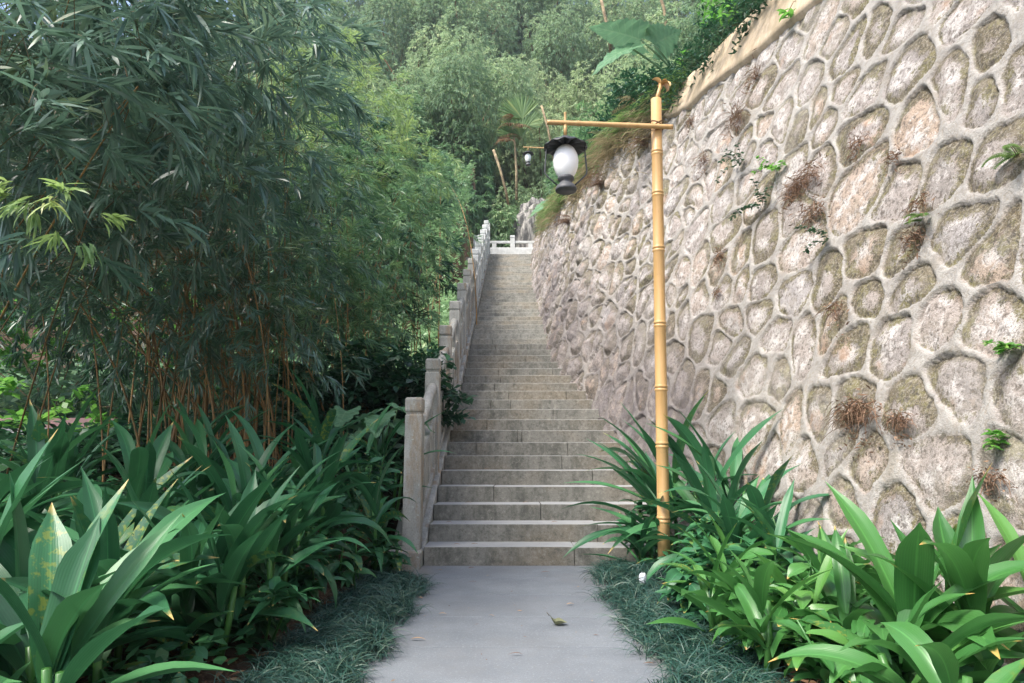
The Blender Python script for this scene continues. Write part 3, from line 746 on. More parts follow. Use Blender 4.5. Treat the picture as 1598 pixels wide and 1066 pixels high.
bamboo("bamboo_clump", "dark bamboo clump with a thicket of straight brown canes below its leaves", (-2.95, 7.2, gz(-2.95, 7.2)), b2, M['bam_near'], 92, .165, .016, 92, nseg=3, group="bamboo clumps left of the steps", SL=.5, nn=4, nl=6)
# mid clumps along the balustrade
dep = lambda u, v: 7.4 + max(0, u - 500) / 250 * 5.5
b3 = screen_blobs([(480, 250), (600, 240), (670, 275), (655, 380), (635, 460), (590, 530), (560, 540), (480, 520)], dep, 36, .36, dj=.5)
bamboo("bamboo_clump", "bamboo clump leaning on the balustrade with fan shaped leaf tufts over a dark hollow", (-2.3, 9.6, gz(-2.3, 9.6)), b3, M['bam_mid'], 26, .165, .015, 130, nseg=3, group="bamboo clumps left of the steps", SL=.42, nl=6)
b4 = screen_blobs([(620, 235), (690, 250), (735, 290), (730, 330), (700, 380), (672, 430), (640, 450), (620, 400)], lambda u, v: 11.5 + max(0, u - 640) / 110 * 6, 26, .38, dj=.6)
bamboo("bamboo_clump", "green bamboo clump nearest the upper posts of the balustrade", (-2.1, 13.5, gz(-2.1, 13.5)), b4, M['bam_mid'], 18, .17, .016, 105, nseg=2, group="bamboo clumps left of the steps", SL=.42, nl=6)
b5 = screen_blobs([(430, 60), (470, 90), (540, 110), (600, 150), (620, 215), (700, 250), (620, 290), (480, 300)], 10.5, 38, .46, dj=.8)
bamboo("bamboo_clump", "yellow green bamboo clump with sun put into its leaf colour above the darker one beside the steps", (-3.6, 11.0, gz(-3.6, 11.0)), b5, M['bam_lime_lit'], 18, .17, .016, 85, nseg=2, group="bamboo clumps left of the steps", SL=.5, nl=6)
# a dense back row added as dark backdrop; leaf colour holds the hollow's shade
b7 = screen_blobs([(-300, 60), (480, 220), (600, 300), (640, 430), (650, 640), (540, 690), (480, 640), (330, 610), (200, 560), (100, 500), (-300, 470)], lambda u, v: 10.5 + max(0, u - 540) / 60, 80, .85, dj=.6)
bamboo("bamboo_clump", "dense bamboo row with shade put into its dark leaf colour filling the background behind the brown canes", (-4.6, 10.8, gz(-4.6, 10.8)), b7, M['shrub_dark'], 30, .22, .028, 75, nseg=2, group="bamboo clumps left of the steps", SL=.6, nl=6, cane_r=.02)

# ------------------------------------------------------------------ hillside bamboo: four shared clumps, copied
def far_clump(label, H, Rr, n, mat, seed, lL=.27, lW=.048, dens=34):
    base = np.zeros(3); B = empty("hillside_bamboo", (0, 0, 0), label, "bamboo", "bamboo clumps on the hillside")
    g = Geo()
    for i in range(n):
        a = rng.random() * 6.28; rr = Rr * math.sqrt(rng.random()); hh = H * (1.0 - .45 * (rr / Rr) ** 1.5) * rng.uniform(.65, 1.1)
        top = np.array([rr * math.cos(a), rr * math.sin(a), hh]); tb_ = rng.uniform(-.25, .3)
        for j in range(6):
            f = j / 5; c = top * np.array([1 - .15 * f, 1 - .15 * f, 1 - .5 * f]); r = (.42 + .62 * f * (1 - .35 * f)) * H / 7 * rng.uniform(1.05, 1.6)
            p, d = blob_points(c, (r, r, r * 1.05), int(dens * 2.1 * (1 + f)), .82)
            az_ = np.arctan2(d[:, 1], d[:, 0]) + rng.normal(0, .5, len(p))
            sprays(g, p, az_, .3 + .9 * d[:, 2], -.8 + .6 * d[:, 2], 0.38 * (.6 + .6 * rng.random(len(p))), lL, lW, 2, 4, 2,
                   tint=np.clip(.38 + tb_ + .16 * d[:, 2] - .1 * f + rng.normal(0, .12, len(p)), 0, 1), stem_w=.01, droop=.6)  # lighter towards crown tops: new growth, plus sunlight painted into the tint
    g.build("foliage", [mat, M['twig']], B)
    g = Geo()
    for i in range(14):
        a = rng.random() * 6.28; r0 = .5 * rng.random(); e = np.array([math.cos(a) * Rr * .7, math.sin(a) * Rr * .7, H * .62]) * rng.uniform(.5, .9)
        tt = np.linspace(0, 1, 8)[:, None]; s0 = np.array([r0 * math.cos(a), r0 * math.sin(a), -1.0])
        tube(g, s0 + (e - s0) * np.concatenate([tt ** 2, tt ** 2, tt], 1), .035, 5, cap=False, col=(.2, 0, 0, 0))
    g.build("culms", M['cane'], B)
    return B
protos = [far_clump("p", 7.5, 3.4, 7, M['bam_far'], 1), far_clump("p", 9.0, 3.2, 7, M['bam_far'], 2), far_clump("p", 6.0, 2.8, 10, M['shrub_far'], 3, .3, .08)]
spots = [  # x, y, proto, scale, label
 (-2.2, 31.0, 0, 1.0, "plump bamboo directly above the left end of the landing balustrade"),
 (1.6, 33.5, 1, 1.0, "tall bamboo rising straight behind the grey boulder"),
 (-6.0, 27.5, 1, 1.0, "leafy bamboo left of the upper flight, in front of the hillside"),
 (-9.5, 31.0, 0, 1.15, "yellow topped bamboo far left on the slope above the near clump"),
 (5.0, 31.0, 0, 1.0, "bamboo behind the top of the wall, right of the boulder"),
 (-5.0, 36.5, 0, 1.2, "rounded bright bamboo in the second row left of centre"),
 (-0.6, 39.0, 1, 1.1, "big rounded bamboo in the middle of the hillside"),
 (4.2, 38.5, 0, 1.2, "bamboo in the second row right of centre"),
 (8.6, 36.0, 1, 1.1, "bamboo high behind the elephant ear leaves"),
 (-10.5, 39.0, 1, 1.2, "tall pale bamboo at the upper left of the hillside"),
 (-14.5, 35.0, 0, 1.3, "bamboo glimpsed at the left end of the hillside"),
 (-3.4, 45.0, 1, 1.25, "shadowy tall bamboo at the top centre left"),
 (2.4, 46.0, 0, 1.35, "dark bamboo at the top centre of the hillside"),
 (8.0, 45.0, 1, 1.25, "bamboo on the skyline right of centre"),
 (-8.6, 48.0, 0, 1.4, "misty bamboo on the skyline at left"),
 (-16.0, 48.0, 1, 1.5, "hazy bamboo on the far left skyline"),
 (13.5, 44.0, 0, 1.4, "bamboo on the far right skyline behind the wall"),
 (-1.0, 55.0, 1, 1.5, "highest hazy bamboo above the centre of the steps"),
 (6.0, 56.0, 0, 1.5, "highest hazy bamboo right of the steps"),
 (-12.0, 58.0, 1, 1.6, "faint highest bamboo left of the steps"),
 (2.6, 51.0, 1, 1.5, "hazy bamboo between the two highest ones"),
 (-5.0, 52.0, 0, 1.6, "hazy bamboo on the skyline just left of the centre"),
 (12.0, 54.0, 1, 1.6, "faint bamboo high on the right skyline"),
 (-20.0, 42.0, 0, 1.7, "bamboo at the extreme left of the hillside"),
 (-0.9, 28.9, 2, .85, "low leafy shrub behind the landing balustrade left of the boulder"),
 (-3.4, 25.0, 2, .6, "low leafy shrub beside the topmost balustrade posts"),
 (-5.6, 22.0, 2, .8, "leafy shrub behind the middle balustrade posts"),
 (3.6, 28.9, 2, 1.0, "leafy shrub crowding the boulder from the right"),
 (3.4, 24.5, 2, .62, "leafy shrub on the wall top behind the distant lamp"),
 (4.2, 20.5, 0, .62, "slender bamboo on the wall top right of the distant lamp"),
 (5.2, 16.5, 0, .62, "loose bamboo behind the elephant ear leaves on the wall top"),
 (8.0, 19.0, 1, .85, "taller bamboo back from the wall top"),
 (3.1, 22.2, 2, .45, "pale leafy shrub tangled round the distant lamp"),
 (-3.9, 29.4, 2, 1.0, "bright leafy shrub beneath the fan palm left of the boulder"),
 (1.6, 30.5, 0, .75, "short bamboo tucked right behind the boulder"),
 (9.5, 25.0, 0, 1.1, "bamboo behind the right bank above the wall"),
]
used = set()
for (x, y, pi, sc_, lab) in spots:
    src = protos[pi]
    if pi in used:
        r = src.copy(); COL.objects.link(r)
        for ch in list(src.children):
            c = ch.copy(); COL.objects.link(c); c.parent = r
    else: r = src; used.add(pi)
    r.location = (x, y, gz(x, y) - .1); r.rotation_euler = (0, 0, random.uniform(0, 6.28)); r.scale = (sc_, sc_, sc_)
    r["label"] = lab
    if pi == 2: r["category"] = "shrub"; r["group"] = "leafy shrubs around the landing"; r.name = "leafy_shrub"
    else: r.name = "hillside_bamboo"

# ------------------------------------------------------------------ bushes on top of the wall
def bush(name, label, c, blobs, mat, n, lL, lW, prof=P_OVAL, group=None, cat="bush", e=(.5, -.3), stem=True, nn=3, nl=4, SL=.28, nseg=2, fan=1.4):
    B = empty(name, tuple(c), label, cat, group); g = Geo()
    for (p_, rad) in blobs:
        p, d = blob_points(p_, rad, int(n * np.mean(rad) ** 2))
        az_ = np.arctan2(d[:, 1], d[:, 0]) + rng.normal(0, .6, len(p)); N = len(p)
        C = blades(g, p, az_, e[0] + .5 * d[:, 2], e[1], SL, .004, 0, nseg=3, prof=P_LINE, m=1)
        for j in range(nn * nl):
            q_ = C[:, 1 + j % 3] + rng.normal(0, .02, (N, 3))
            e_ = rng.normal(.1, .5, N)
            blades(g, q_, az_ + (rng.random(N) - .5) * 3.2 * fan, e_, e_ - .5, lL * (.6 + .6 * rng.random(N)), lW * (.7 + .5 * rng.random(N)), rng.normal(0, .4, N), nseg=nseg, prof=prof,
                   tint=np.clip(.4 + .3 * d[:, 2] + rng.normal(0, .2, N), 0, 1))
    g.build("foliage", [mat, M['twig']], B)
    if stem:
        g = Geo(); base = np.array(c)
        for (p_, rad) in blobs[:8]:
            tt = np.linspace(0, 1, 7)[:, None]; tube(g, base + (np.array(p_) - base) * np.concatenate([tt ** 1.3, tt ** 1.3, tt], 1), .012, 5, cap=False)
        g.build("stems", M['twig'], B)
    return B
def wt_pt(y, dx, dz): return (float(wall_x0(y)) + BAT * float(wall_top(y)) + dx, y, float(wall_top(y)) + dz)
bush("bush", "dark dense bush hanging over the ochre top edge of the wall", wt_pt(8.6, .7, 0), [(wt_pt(7.3 + i * .33, .42 + .12 * (i % 3), .16 + .2 * (i % 2)), (.42, .42, .33)) for i in range(8)] + [(wt_pt(7.5 + i * .5, .9, .6), (.5, .5, .42)) for i in range(5)], M['shrub_dark'], 420, .1, .035, group="bushes on the wall top")
bush("bush", "bright green bush high above the ochre wall edge at the top", wt_pt(8.2, 1.3, .3), [(wt_pt(7.6 + i * .5, 1.3 + .2 * (i % 2), 1.0 + .3 * (i % 3)), (.55, .5, .5)) for i in range(5)], M['shrub_lit'], 300, .12, .045, group="bushes on the wall top")
bush("bush", "dark bush on the wall top just behind the lamp post head", wt_pt(11.5, .5, 0), [(wt_pt(10.2 + i * .4, .35 + .2 * (i % 2), .18 + .2 * (i % 3)), (.45, .45, .42)) for i in range(8)], M['shrub_dark'], 330, .14, .04, group="bushes on the wall top")
bush("bush", "mid green bush on the wall top between the two lamps", wt_pt(14.5, .5, 0), [(wt_pt(13.2 + i * .6, .4 + .3 * (i % 2), .35 + .35 * (i % 3)), (.6, .6, .55)) for i in range(8)], M['bam_mid'], 200, .18, .035, group="bushes on the wall top")
bush("bush", "grey green loose bush on the wall top above the crossbar", wt_pt(16, 1.6, 0), [(wt_pt(13 + i * .9, 1.5 + .4 * (i % 2), 1.2 + .5 * (i % 3)), (.8, .8, .7)) for i in range(8)], M['bam_far'], 110, .22, .03, group="bushes on the wall top", prof=P_LANCE)
# small leafy twigs hanging over the wall edge
def sprig(u, v, label, n=9, lL=.16, lW=.045, mat='shrub_lit', spread=.12, out=.12, down=-.7, name="sprig", cat="sprig", group="green sprigs on the wall"):
    p = wall_hit(u, v) + np.array([-out, -.03, 0]); root = p + np.array([out + .04, .05, .18])
    g = Geo(); tube(g, [root, (root + p) / 2 + [0, 0, .05], p], .004, 5)
    q_ = p + rng.normal(0, spread * .4, (n, 3)); a_ = rng.random(n) * 6.28
    blades(g, q_, a_, rng.uniform(-.2, .5, n), down + rng.normal(0, .2, n), lL * (.7 + .5 * rng.random(n)), lW, rng.normal(0, .3, n), nseg=4, prof=P_OVAL, cols=3, m=1)
    return tag(g.build(name, [M['twig'], M[mat]]), label, cat, group)
sprig(1078, 92, "drooping green leaf sprig hanging over the ochre wall edge near the lamp post", 12, .17)
bush("bush", "leafy bush trailing down over the ochre wall edge", wt_pt(7.9, .5, 0), [(wt_pt(6.9 + i * .42, -.02 + .1 * (i % 2), .02 - .1 * (i % 3)), (.26, .26, .2)) for i in range(7)], M["shrub_dark"], 500, .09, .035, group="bushes on the wall top")
sprig(1150, 25, "yellow green sprig over the ochre wall edge, higher one", 9, .18)
sprig(1246, 22, "yellowish leaf tuft at the very top of the stones", 10, .13)

# ------------------------------------------------------------------ weeds and dry plants on the wall
def weed(u, v, size, label, mats=('dry',), n=60, kind='dry', group="dry weeds on the wall"):
    p = wall_hit(u, v) + np.array([-.005, 0, 0]); g = Geo()
    if kind == 'dry':
        o_ = p + rng.normal(0, size * .15, (n, 3)) * np.array([.2, 1, .7])
        az_ = np.pi + rng.choice([-1.3, 1.3], n) + rng.normal(0, .4, n); blades(g, o_, az_, rng.uniform(-.4, 1.2, n), rng.uniform(-1.7, -.6, n), size * rng.uniform(.2, .9, n), .0032, rng.random(n), nseg=5, prof=P_GRASS)
        m_ = n; o_ = p + rng.normal(0, size * .3, (m_, 3)) * np.array([.1, 1, .8]) + np.stack([0 * rng.random(m_) - .03, 0 * rng.random(m_), -size * .7 * rng.random(m_) ** 2], 1)
        blades(g, o_, rng.random(m_) * 6.28, rng.uniform(-1.5, 1, m_), rng.uniform(-1.5, 1, m_), size * rng.uniform(.1, .35, m_), .010, rng.random(m_) * 3, nseg=2, prof=P_LANCE)
    elif kind == 'mat':   # hanging clump of roots and dead leaves
        o_ = p + rng.normal(0, size * .3, (n, 3)) * np.array([.15, 1.0, .35]) + [-.03, 0, 0]
        az_ = np.pi + rng.choice([-1.3, 1.3], n) + rng.normal(0, .4, n); blades(g, o_, az_, rng.uniform(-.4, .6, n), rng.uniform(-1.6, -1.2, n), size * rng.uniform(.15, .8, n), .0036, rng.random(n), nseg=6, prof=P_GRASS)
        m_ = n; o_ = p + rng.normal(0, size * .38, (m_, 3)) * np.array([.12, 1.0, .35]) + np.stack([0 * rng.random(m_) - .04, 0 * rng.random(m_), .02 - size * rng.random(m_) ** 3], 1)
        blades(g, o_, rng.random(m_) * 6.28, rng.uniform(-1, 1, m_), rng.uniform(-1, 1, m_), size * rng.uniform(.08, .22, m_), .011, rng.random(m_) * 3, nseg=2, prof=P_LANCE)
    elif kind == 'green':
        for q in range(max(3, n // 12)):
            s0 = p + rng.normal(0, size * .08, 3) * [.2, 1, 1]; az_ = np.pi + rng.normal(0, 1.1)
            C = blades(g, [s0], az_, .6, rng.uniform(-1.2, .2), size * rng.uniform(.6, 1.2), .004, 0, nseg=6, prof=P_LINE, m=1)[0]
            for c_ in C[1:]:
                kk = 4; blades(g, np.tile(c_, (kk, 1)), az_ + rng.uniform(-2, 2, kk), rng.uniform(-.3, .6, kk), -.5, rng.uniform(.03, .06, kk), .024, rng.normal(0, .4, kk), nseg=2, prof=P_OVAL)
    elif kind == 'fern':
        for q in range(max(4, n // 10)):
            s0 = p + rng.normal(0, size * .12, 3) * [.2, 1, 1]; az_ = np.pi + rng.normal(0, 1.0); LL = size * rng.uniform(.6, 1.1)
            C = blades(g, [s0], az_, rng.uniform(.2, 1.0), rng.uniform(-1.3, -.4), LL, .004, 0, nseg=16, prof=P_LINE, m=1)[0]
            for i_, c_ in enumerate(C[2:]):
                for sg in (-1, 1):
                    blades(g, [c_], az_ + sg * 1.2, 0, -.5, LL * .24 * (1 - i_ / 17) + .01, .016, 0, nseg=2)
    return tag(g.build("wall_weed" if kind != 'fern' else "fern", [M[mats[0]], M[mats[-1]]]), label, "weed" if kind != 'fern' else "fern", group if kind != 'fern' else "ferns on the wall")
weed(1345, 640, .34, "largest brown mat of dead roots hanging on the wall at lower right", n=230, kind='mat')
weed(1412, 655, .17, "small brown dead root mat right beside the largest one", n=110, kind='mat')
weed(1560, 745, .15, "dead brown tuft on the big stone low at the right edge", n=70, kind='mat')
weed(1310, 480, .22, "stringy brown weed trailing below a stone at mid wall", n=60, kind='mat')
weed(1150, 185, .55, "reddish dry weed spreading below the ochre plaster", n=150, kind='dry')
weed(1180, 120, .35, "reddish dry stalks just under the ochre plaster", n=90, kind='dry')
weed(1080, 190, .3, "reddish dry twigs right beside the lamp crossbar", n=70, kind='dry')
weed(1240, 300, .34, "rusty dry plant with leafy stems in the middle of the wall", n=120, kind='dry')
weed(1190, 320, .3, "dark green leafy creeper in the middle of the wall", ('shrub_dark', 'twig'), n=90, kind='green', group="green weeds on the wall")
weed(1215, 265, .22, "pale green leafy weed above the rusty dry plant", ('shrub_lit', 'twig'), n=60, kind='green', group="green weeds on the wall")
weed(1295, 375, .2, "dark hanging weed right of the leafy creeper", ('shrub_dark', 'twig'), n=50, kind='green', group="green weeds on the wall")
weed(1125, 400, .22, "dry brown weed patch between lamp post and creeper", n=90, kind='dry')
weed(1125, 455, .13, "small dark tuft beneath the dry brown weed patch", n=50, kind='mat')
weed(1400, 240, .16, "thin rusty weed on a stone in the upper right", n=40, kind='dry')
weed(1445, 315, .2, "brown dry tuft in the upper right of the wall", n=60, kind='mat')
weed(1440, 345, .14, "small grass tuft under the brown tuft at upper right", ('fern', 'twig'), n=24, kind='fern')
weed(1560, 690, .12, "little pale green weed near the big orange stone", ('shrub_lit', 'twig'), n=26, kind='green', group="green weeds on the wall")
weed(1590, 545, .12, "small green weed at the right edge of the wall", ('shrub_lit', 'twig'), n=26, kind='green', group="green weeds on the wall")
weed(1590, 240, .2, "light green weed high at the right edge", ('fern', 'twig'), n=30, kind='fern')
weed(1265, 275, .4, 'rusty tangled dry plant spreading right of the pale green weed', n=150, kind='mat')
weed(1275, 330, .3, 'brown root tangle below the rusty dry plant', n=110, kind='mat')
weed(1100, 250, .35, 'thin reddish stalks half way up beside the lamp post', n=80, kind='dry')
weed(1340, 225, .25, 'fine rusty stalks in the upper middle of the wall', n=70, kind='dry')
weed(1430, 370, .22, 'rusty stalks below the brown tuft at upper right', n=60, kind='dry')
weed(1160, 255, .3, 'dark leafy weed left of the pale green weed', ('shrub_dark', 'twig'), n=70, kind='green', group='green weeds on the wall')
for (u, v, s_, m_, lb) in [(965, 235, .7, 'fern_dry', "large straw coloured fern just left of the lamp post on the wall"), (925, 262, .55, 'fern', "green fern drooping over the wall beside the lantern"),
                           (985, 200, .6, 'fern', "green fern on the wall edge under the crossbar"), (905, 300, .6, 'fern_dry', "yellowed fern under the lantern at the wall edge"),
                           (878, 325, .7, 'fern', "green fern hanging low on the wall behind the landing end"), (945, 285, .5, 'dry', "rusty dead fern on the bare bank left of the post"),
                           (1000, 160, .5, 'fern_dry', "yellowed fern behind the lamp post head"), (862, 345, .8, 'fern', "long green fern at the far end of the wall"),
                           (890, 345, .45, 'dry', "rusty dead fern low at the far end of the wall"), (1010, 225, .35, 'dry', "rusty dead fern touching the lamp post")]:
    weed(u, v, s_, lb, (m_, 'twig'), n=150, kind='fern')

# ------------------------------------------------------------------ big single leaves
def ear_leaf(g, root, tip_dir, L, W, elev, roll=0, m=0):
    """heart shaped blade with scalloped edge and a shallow fold"""
    n, kx = 64, 17; t = np.linspace(0, 1, n)[:, None]; s = np.linspace(-1, 1, kx)[None]
    wprof = np.clip(np.sin(np.pi * np.clip(t * .93 + .07, 0, 1) ** .62), .02, 1) * (1 + .06 * np.cos(t * 62) + .02 * np.cos(t * 23 + 1))
    x = t * L - .16 * L * np.abs(s) ** 1.6 * (1 - t) * 1.6; y = s * wprof * W / 2
    z = .20 * np.abs(y) - .22 * L * t ** 2.2 + .012 * np.sin(t * 26) * np.abs(s)
    ca, sa = math.cos(tip_dir), math.sin(tip_dir); ce, se = math.cos(elev), math.sin(elev); cr, sr = math.cos(roll), math.sin(roll)
    y, z = y * cr - z * sr, y * sr + z * cr
    x, z = x * ce - z * se, x * se + z * ce
    V = np.stack([x * ca - y * sa, x * sa + y * ca, z + 0 * x], -1) + np.asarray(root)
    c = np.zeros((n, kx, 4)); c[..., 0] = rng.uniform(.3, .8); c[..., 1] = t; c[..., 2] = s * .5 + .5; c[..., 3] = .3
    g.add(V, grid_q(n, kx), c, m)
E_ = [(1000, 62, 9.3, 3.35, .85, .5, .2, .6, "broad dark green elephant ear leaf pointing left above the lamp post"),
      (1020, 70, 9.3, -.75, .5, .55, .1, -.75, "rounded pale elephant ear leaf on the right of its cluster"),
      (985, 75, 9.2, 3.75, .95, .36, -.55, -.5, "narrow pale elephant ear leaf hanging down to the left")]
base = wt_pt(9.6, .3, 0)
for (u, v, Y, az_, L_, W_, el, ro, lb) in E_: pass
T = empty("elephant_ear_plant", base, "elephant ear plant with huge leaves on the wall top above the lamp post", "plant", "elephant ear plants")
for (u, v, Y, az_, L_, W_, el, ro, lb) in E_:
    p = P(u, v, Y); g = Geo(); ear_leaf(g, p, az_, L_, W_, el, ro); g.build("leaf", M['taro'], T)
    g = Geo(); b0 = np.array(base); tt = np.linspace(0, 1, 8)[:, None]; tube(g, b0 + (p - b0) * np.concatenate([tt ** 1.6, tt ** 1.6, tt], 1), .016, 6); g.build("stalk", M['taro'], T)
p = P(838, 325, 19.0); T = empty("elephant_ear_plant", tuple(p - [-.5, 0, .5]), "small pale elephant ear leaf at the far wall end near the boulder", "plant", "elephant ear plants")
g = Geo(); ear_leaf(g, p + [.35, 0, .15], 3.5, .75, .5, -.5, -.5); g.build("leaf", M['taro'], T)
g = Geo(); tube(g, [p + [.5, 0, -.5], p + [.45, 0, 0], p + [.35, 0, .15]], .014, 6); g.build("stalk", M['taro'], T)
# elephant ears and dark shrubs in the shade behind the first posts
for i, (u, v, Y, L_, lb) in enumerate([(600, 655, 6.6, .42, "elephant ear plant in shade just left of the first balustrade post"), (545, 650, 6.9, .4, "elephant ear plant in shade farther left behind the strap leaves")]):
    p = P(u, v, Y); T = empty("elephant_ear_plant", (p[0], p[1], gz(p[0], p[1])), lb, "plant", "elephant ear plants")
    for q in range(5):
        a_ = -1.57 + (q - 2) * .8; r_ = p + [math.cos(a_) * .12, math.sin(a_) * .12, random.uniform(-.1, .12)]
        g = Geo(); ear_leaf(g, r_, a_, L_, L_ * .75, -.35, random.uniform(-.3, .3)); g.build("leaf", M['taro'], T)
        g = Geo(); tube(g, [[p[0], p[1], gz(p[0], p[1]) - .02], [p[0], p[1], (gz(p[0], p[1]) + p[2]) / 2], r_], .008, 6); g.build("stalk", M['taro'], T)
p = P(600, 605, 8.0)
bush("bush", "dark broad leaved shrub in the hollow behind the second balustrade post", (p[0], p[1], gz(p[0], p[1])), [(P(u, v, 8.0), (.4, .4, .34)) for u, v in ((560, 600), (600, 585), (640, 590), (615, 630), (655, 620), (570, 640), (530, 640), (500, 610))], M['shrub_dark'], 300, .13, .075, group="low shrubs left of the steps")
p = P(60, 640, 8.0)
bush("bush", "bright backlit shrub at the far left beyond the canes", (p[0], p[1], gz(p[0], p[1])), [(P(u, v, 8.6), (.42, .42, .34)) for u, v in ((-30, 660), (30, 690), (100, 680), (160, 700), (60, 640), (110, 720), (200, 700))], M['shrub_lit'], 60, .17, .1, group="low shrubs left of the steps")
p = P(90, 560, 12.0)
bush("bush", "sunny yellow green bush behind the pink edged path at left", (p[0], p[1], gz(p[0], p[1])), [(P(u, v, 13.5), (.9, .7, .6)) for u, v in ((-60, 540), (20, 530), (100, 540), (180, 530), (250, 550), (60, 480), (-20, 480), (150, 470), (230, 480), (310, 520), (350, 560), (-90, 600), (320, 620))], M['shrub_lit'], 60, .22, .12, group="low shrubs left of the steps")
# pale side path with a pink kerb seen through the canes
g = Geo(); yy_ = np.linspace(8.9, 11.4, 14); xx_ = np.linspace(-12, -6.6, 30); XX, Y_ = np.meshgrid(xx_, yy_, indexing='ij')
g.add(np.stack([XX, Y_, ground_z(XX, Y_) + .05], -1), grid_q(30, 14)); tag(g.build("side_path", M['pale']), kind="structure")
g = Geo(); bm = bmesh.new(); x_ = -12
zk = float(ground_z(-8, 11.5)); box_bm(bm, -12, -6.6, 11.42, 11.6, zk - .1, zk + .2, bev=.01)
o = bm_obj("side_path_kerb", bm, M['pink'], origin=(-8.5, 11.5, zk)); tag(o, kind="structure")

# fan palm on the slope
p = P(790, 178, 23.0); pb = P(845, 290, 23.6)
T = empty("fan_palm", tuple(pb), "small fan palm with two green fans and a skirt of dead grey fronds", "palm")
def fan(g, c, az_, el, L_, n=34, span=2.6, droop=-.5, m=0, wd=.075):
    a = np.linspace(-span / 2, span / 2, n)
    ca, sa = math.cos(az_), math.sin(az_)
    for ai in a:
        d = np.array([math.cos(ai) * ca - math.sin(ai) * sa, math.cos(ai) * sa + math.sin(ai) * ca])
        blades(g, [c], math.atan2(d[1], d[0]), el * math.cos(ai) + .25, droop, L_ * (.8 + .2 * math.cos(ai)), wd, random.uniform(-.3, .3), nseg=5, prof=lambda t: np.clip(t * 3 + .1, 0, 1) * np.clip((1 - t) * 2.2, .03, 1), cols=3, m=m)
for (u, v, t0, t1, L_) in ((815, 186, .15, 2.3, 1.05), (812, 214, .1, 2.1, 1.0), (822, 196, 2.0, 3.3, .75)):
    g = Geo(); c = P(u, v, 23.0); th = np.linspace(t0, t1, 30); n_ = len(th)
    blades(g, np.tile(c, (n_, 1)) + np.stack([0 * th, .02 * np.cos(np.arange(n_) * np.pi), 0 * th], 1), np.pi + .25 * np.cos(th), th, th - .3 * np.cos(th), L_ * (.85 + .15 * np.sin(th * 1.3)), .085, rng.normal(1.57, .25, n_), nseg=6,
           prof=lambda t: np.clip(t * 2.2 + .06, 0, 1) * np.clip((1 - t) * 2.6, .03, 1), cols=3, fold=.5)
    tube(g, [c, P(800, 200, 23.0)], .02, 6); g.build("frond", M['fern'], T)
g = Geo(); c = P(795, 205, 23.0)
for q in range(7): fan(g, c + rng.normal(0, .2, 3), 2.6 + q * .5, .1, .7, n=14, span=2.0, droop=-1.3, wd=.025)
g.build("dead_fronds", M['litter'], T)
g = Geo(); tube(g, [P(806, 312, 23.2), P(806, 268, 23.1), P(804, 228, 23.0), P(800, 200, 23.0)], [.05, .045, .04, .03], 8); g.build("trunk", M['bark'], T)
# pale bare stems that stand out among the leaves
for (pts, r_, lb) in [([(936, -10), (944, 25), (951, 62)], .05, "pale bare stem above the lamp crossbar at the top"), ([(770, 234), (781, 266), (789, 296)], .04, "pale bare leaning stem left of the small distant lamp"), ([(1028, -12), (1036, 12), (1040, 40)], .05, "pale bare stem behind the elephant ear leaves"),
                      ([(845, 165), (855, 200), (862, 235)], .035, "thin yellow cane behind the crossbar tip")]:
    g = Geo(); pp = [P(u, v, 15.5) for u, v in pts]; pp.append(np.array([pp[-1][0] + .06, pp[-1][1] + .2, pp[-1][2] - .3])); tube(g, pp, r_ * .8, 7)
    tag(g.build("bare_stem", M['bark']), lb, "stem", "pale bare stems among the leaves")

# ------------------------------------------------------------------ strap leaved plants
def strap_plant(x, y, z0, n, L_, W_, mat, label, group, cane=.22, az_bias=None, up=1.15, wild=.3, spread=1.0, tall=1.0):
    T = empty("strap_leaved_plant", (x, y, z0), label, "plant", group)
    g = Geo(); k_ = rng.integers(3, 6)
    h_ = np.array([(x, y, z0)] * k_) + np.concatenate([rng.normal(0, .09, (k_, 2)), np.zeros((k_, 1))], 1)
    for s0 in h_:
        tp_ = s0 + [random.uniform(-.06, .06), random.uniform(-.06, .06), cane * rng.uniform(.6, 1.1)]
        gs = Geo(); tube(gs, [s0 - [0, 0, .05], (s0 + tp_) / 2 + [.01, 0, 0], tp_], [.016, .014, .012], 7, col=(.8, 0, 0, 0)); gs.build("stem", M['strap_lit'], T)
    i = rng.integers(0, k_, n); f_ = rng.random(n)
    o_ = h_[i] + np.stack([0 * f_, 0 * f_, cane * (.15 + .85 * f_)], -1)
    az_ = rng.random(n) * 6.28 if az_bias is None else az_bias + rng.normal(0, 1.5, n)
    e0 = up - (1 - f_) * .62 * spread + rng.normal(0, .2, n); e0 = np.clip(e0, .15, 1.5)
    e1 = e0 - (.3 + 1.6 * rng.random(n) ** 1.4 * (1.2 - .5 * f_)) * spread
    blades(g, o_, az_, e0, e1, L_ * tall * (.62 + .5 * rng.random(n)), W_ * (.7 + .45 * rng.random(n)), rng.normal(0, wild, n), nseg=11, prof=P_STRAP, cols=5, fold=.42, daz=rng.normal(0, .25, n), wave=.12)
    g.build("leaves", mat, T)
    return T
GL = "broad strap leaved plants left of the path"; GR = "broad strap leaved plants right of the path"
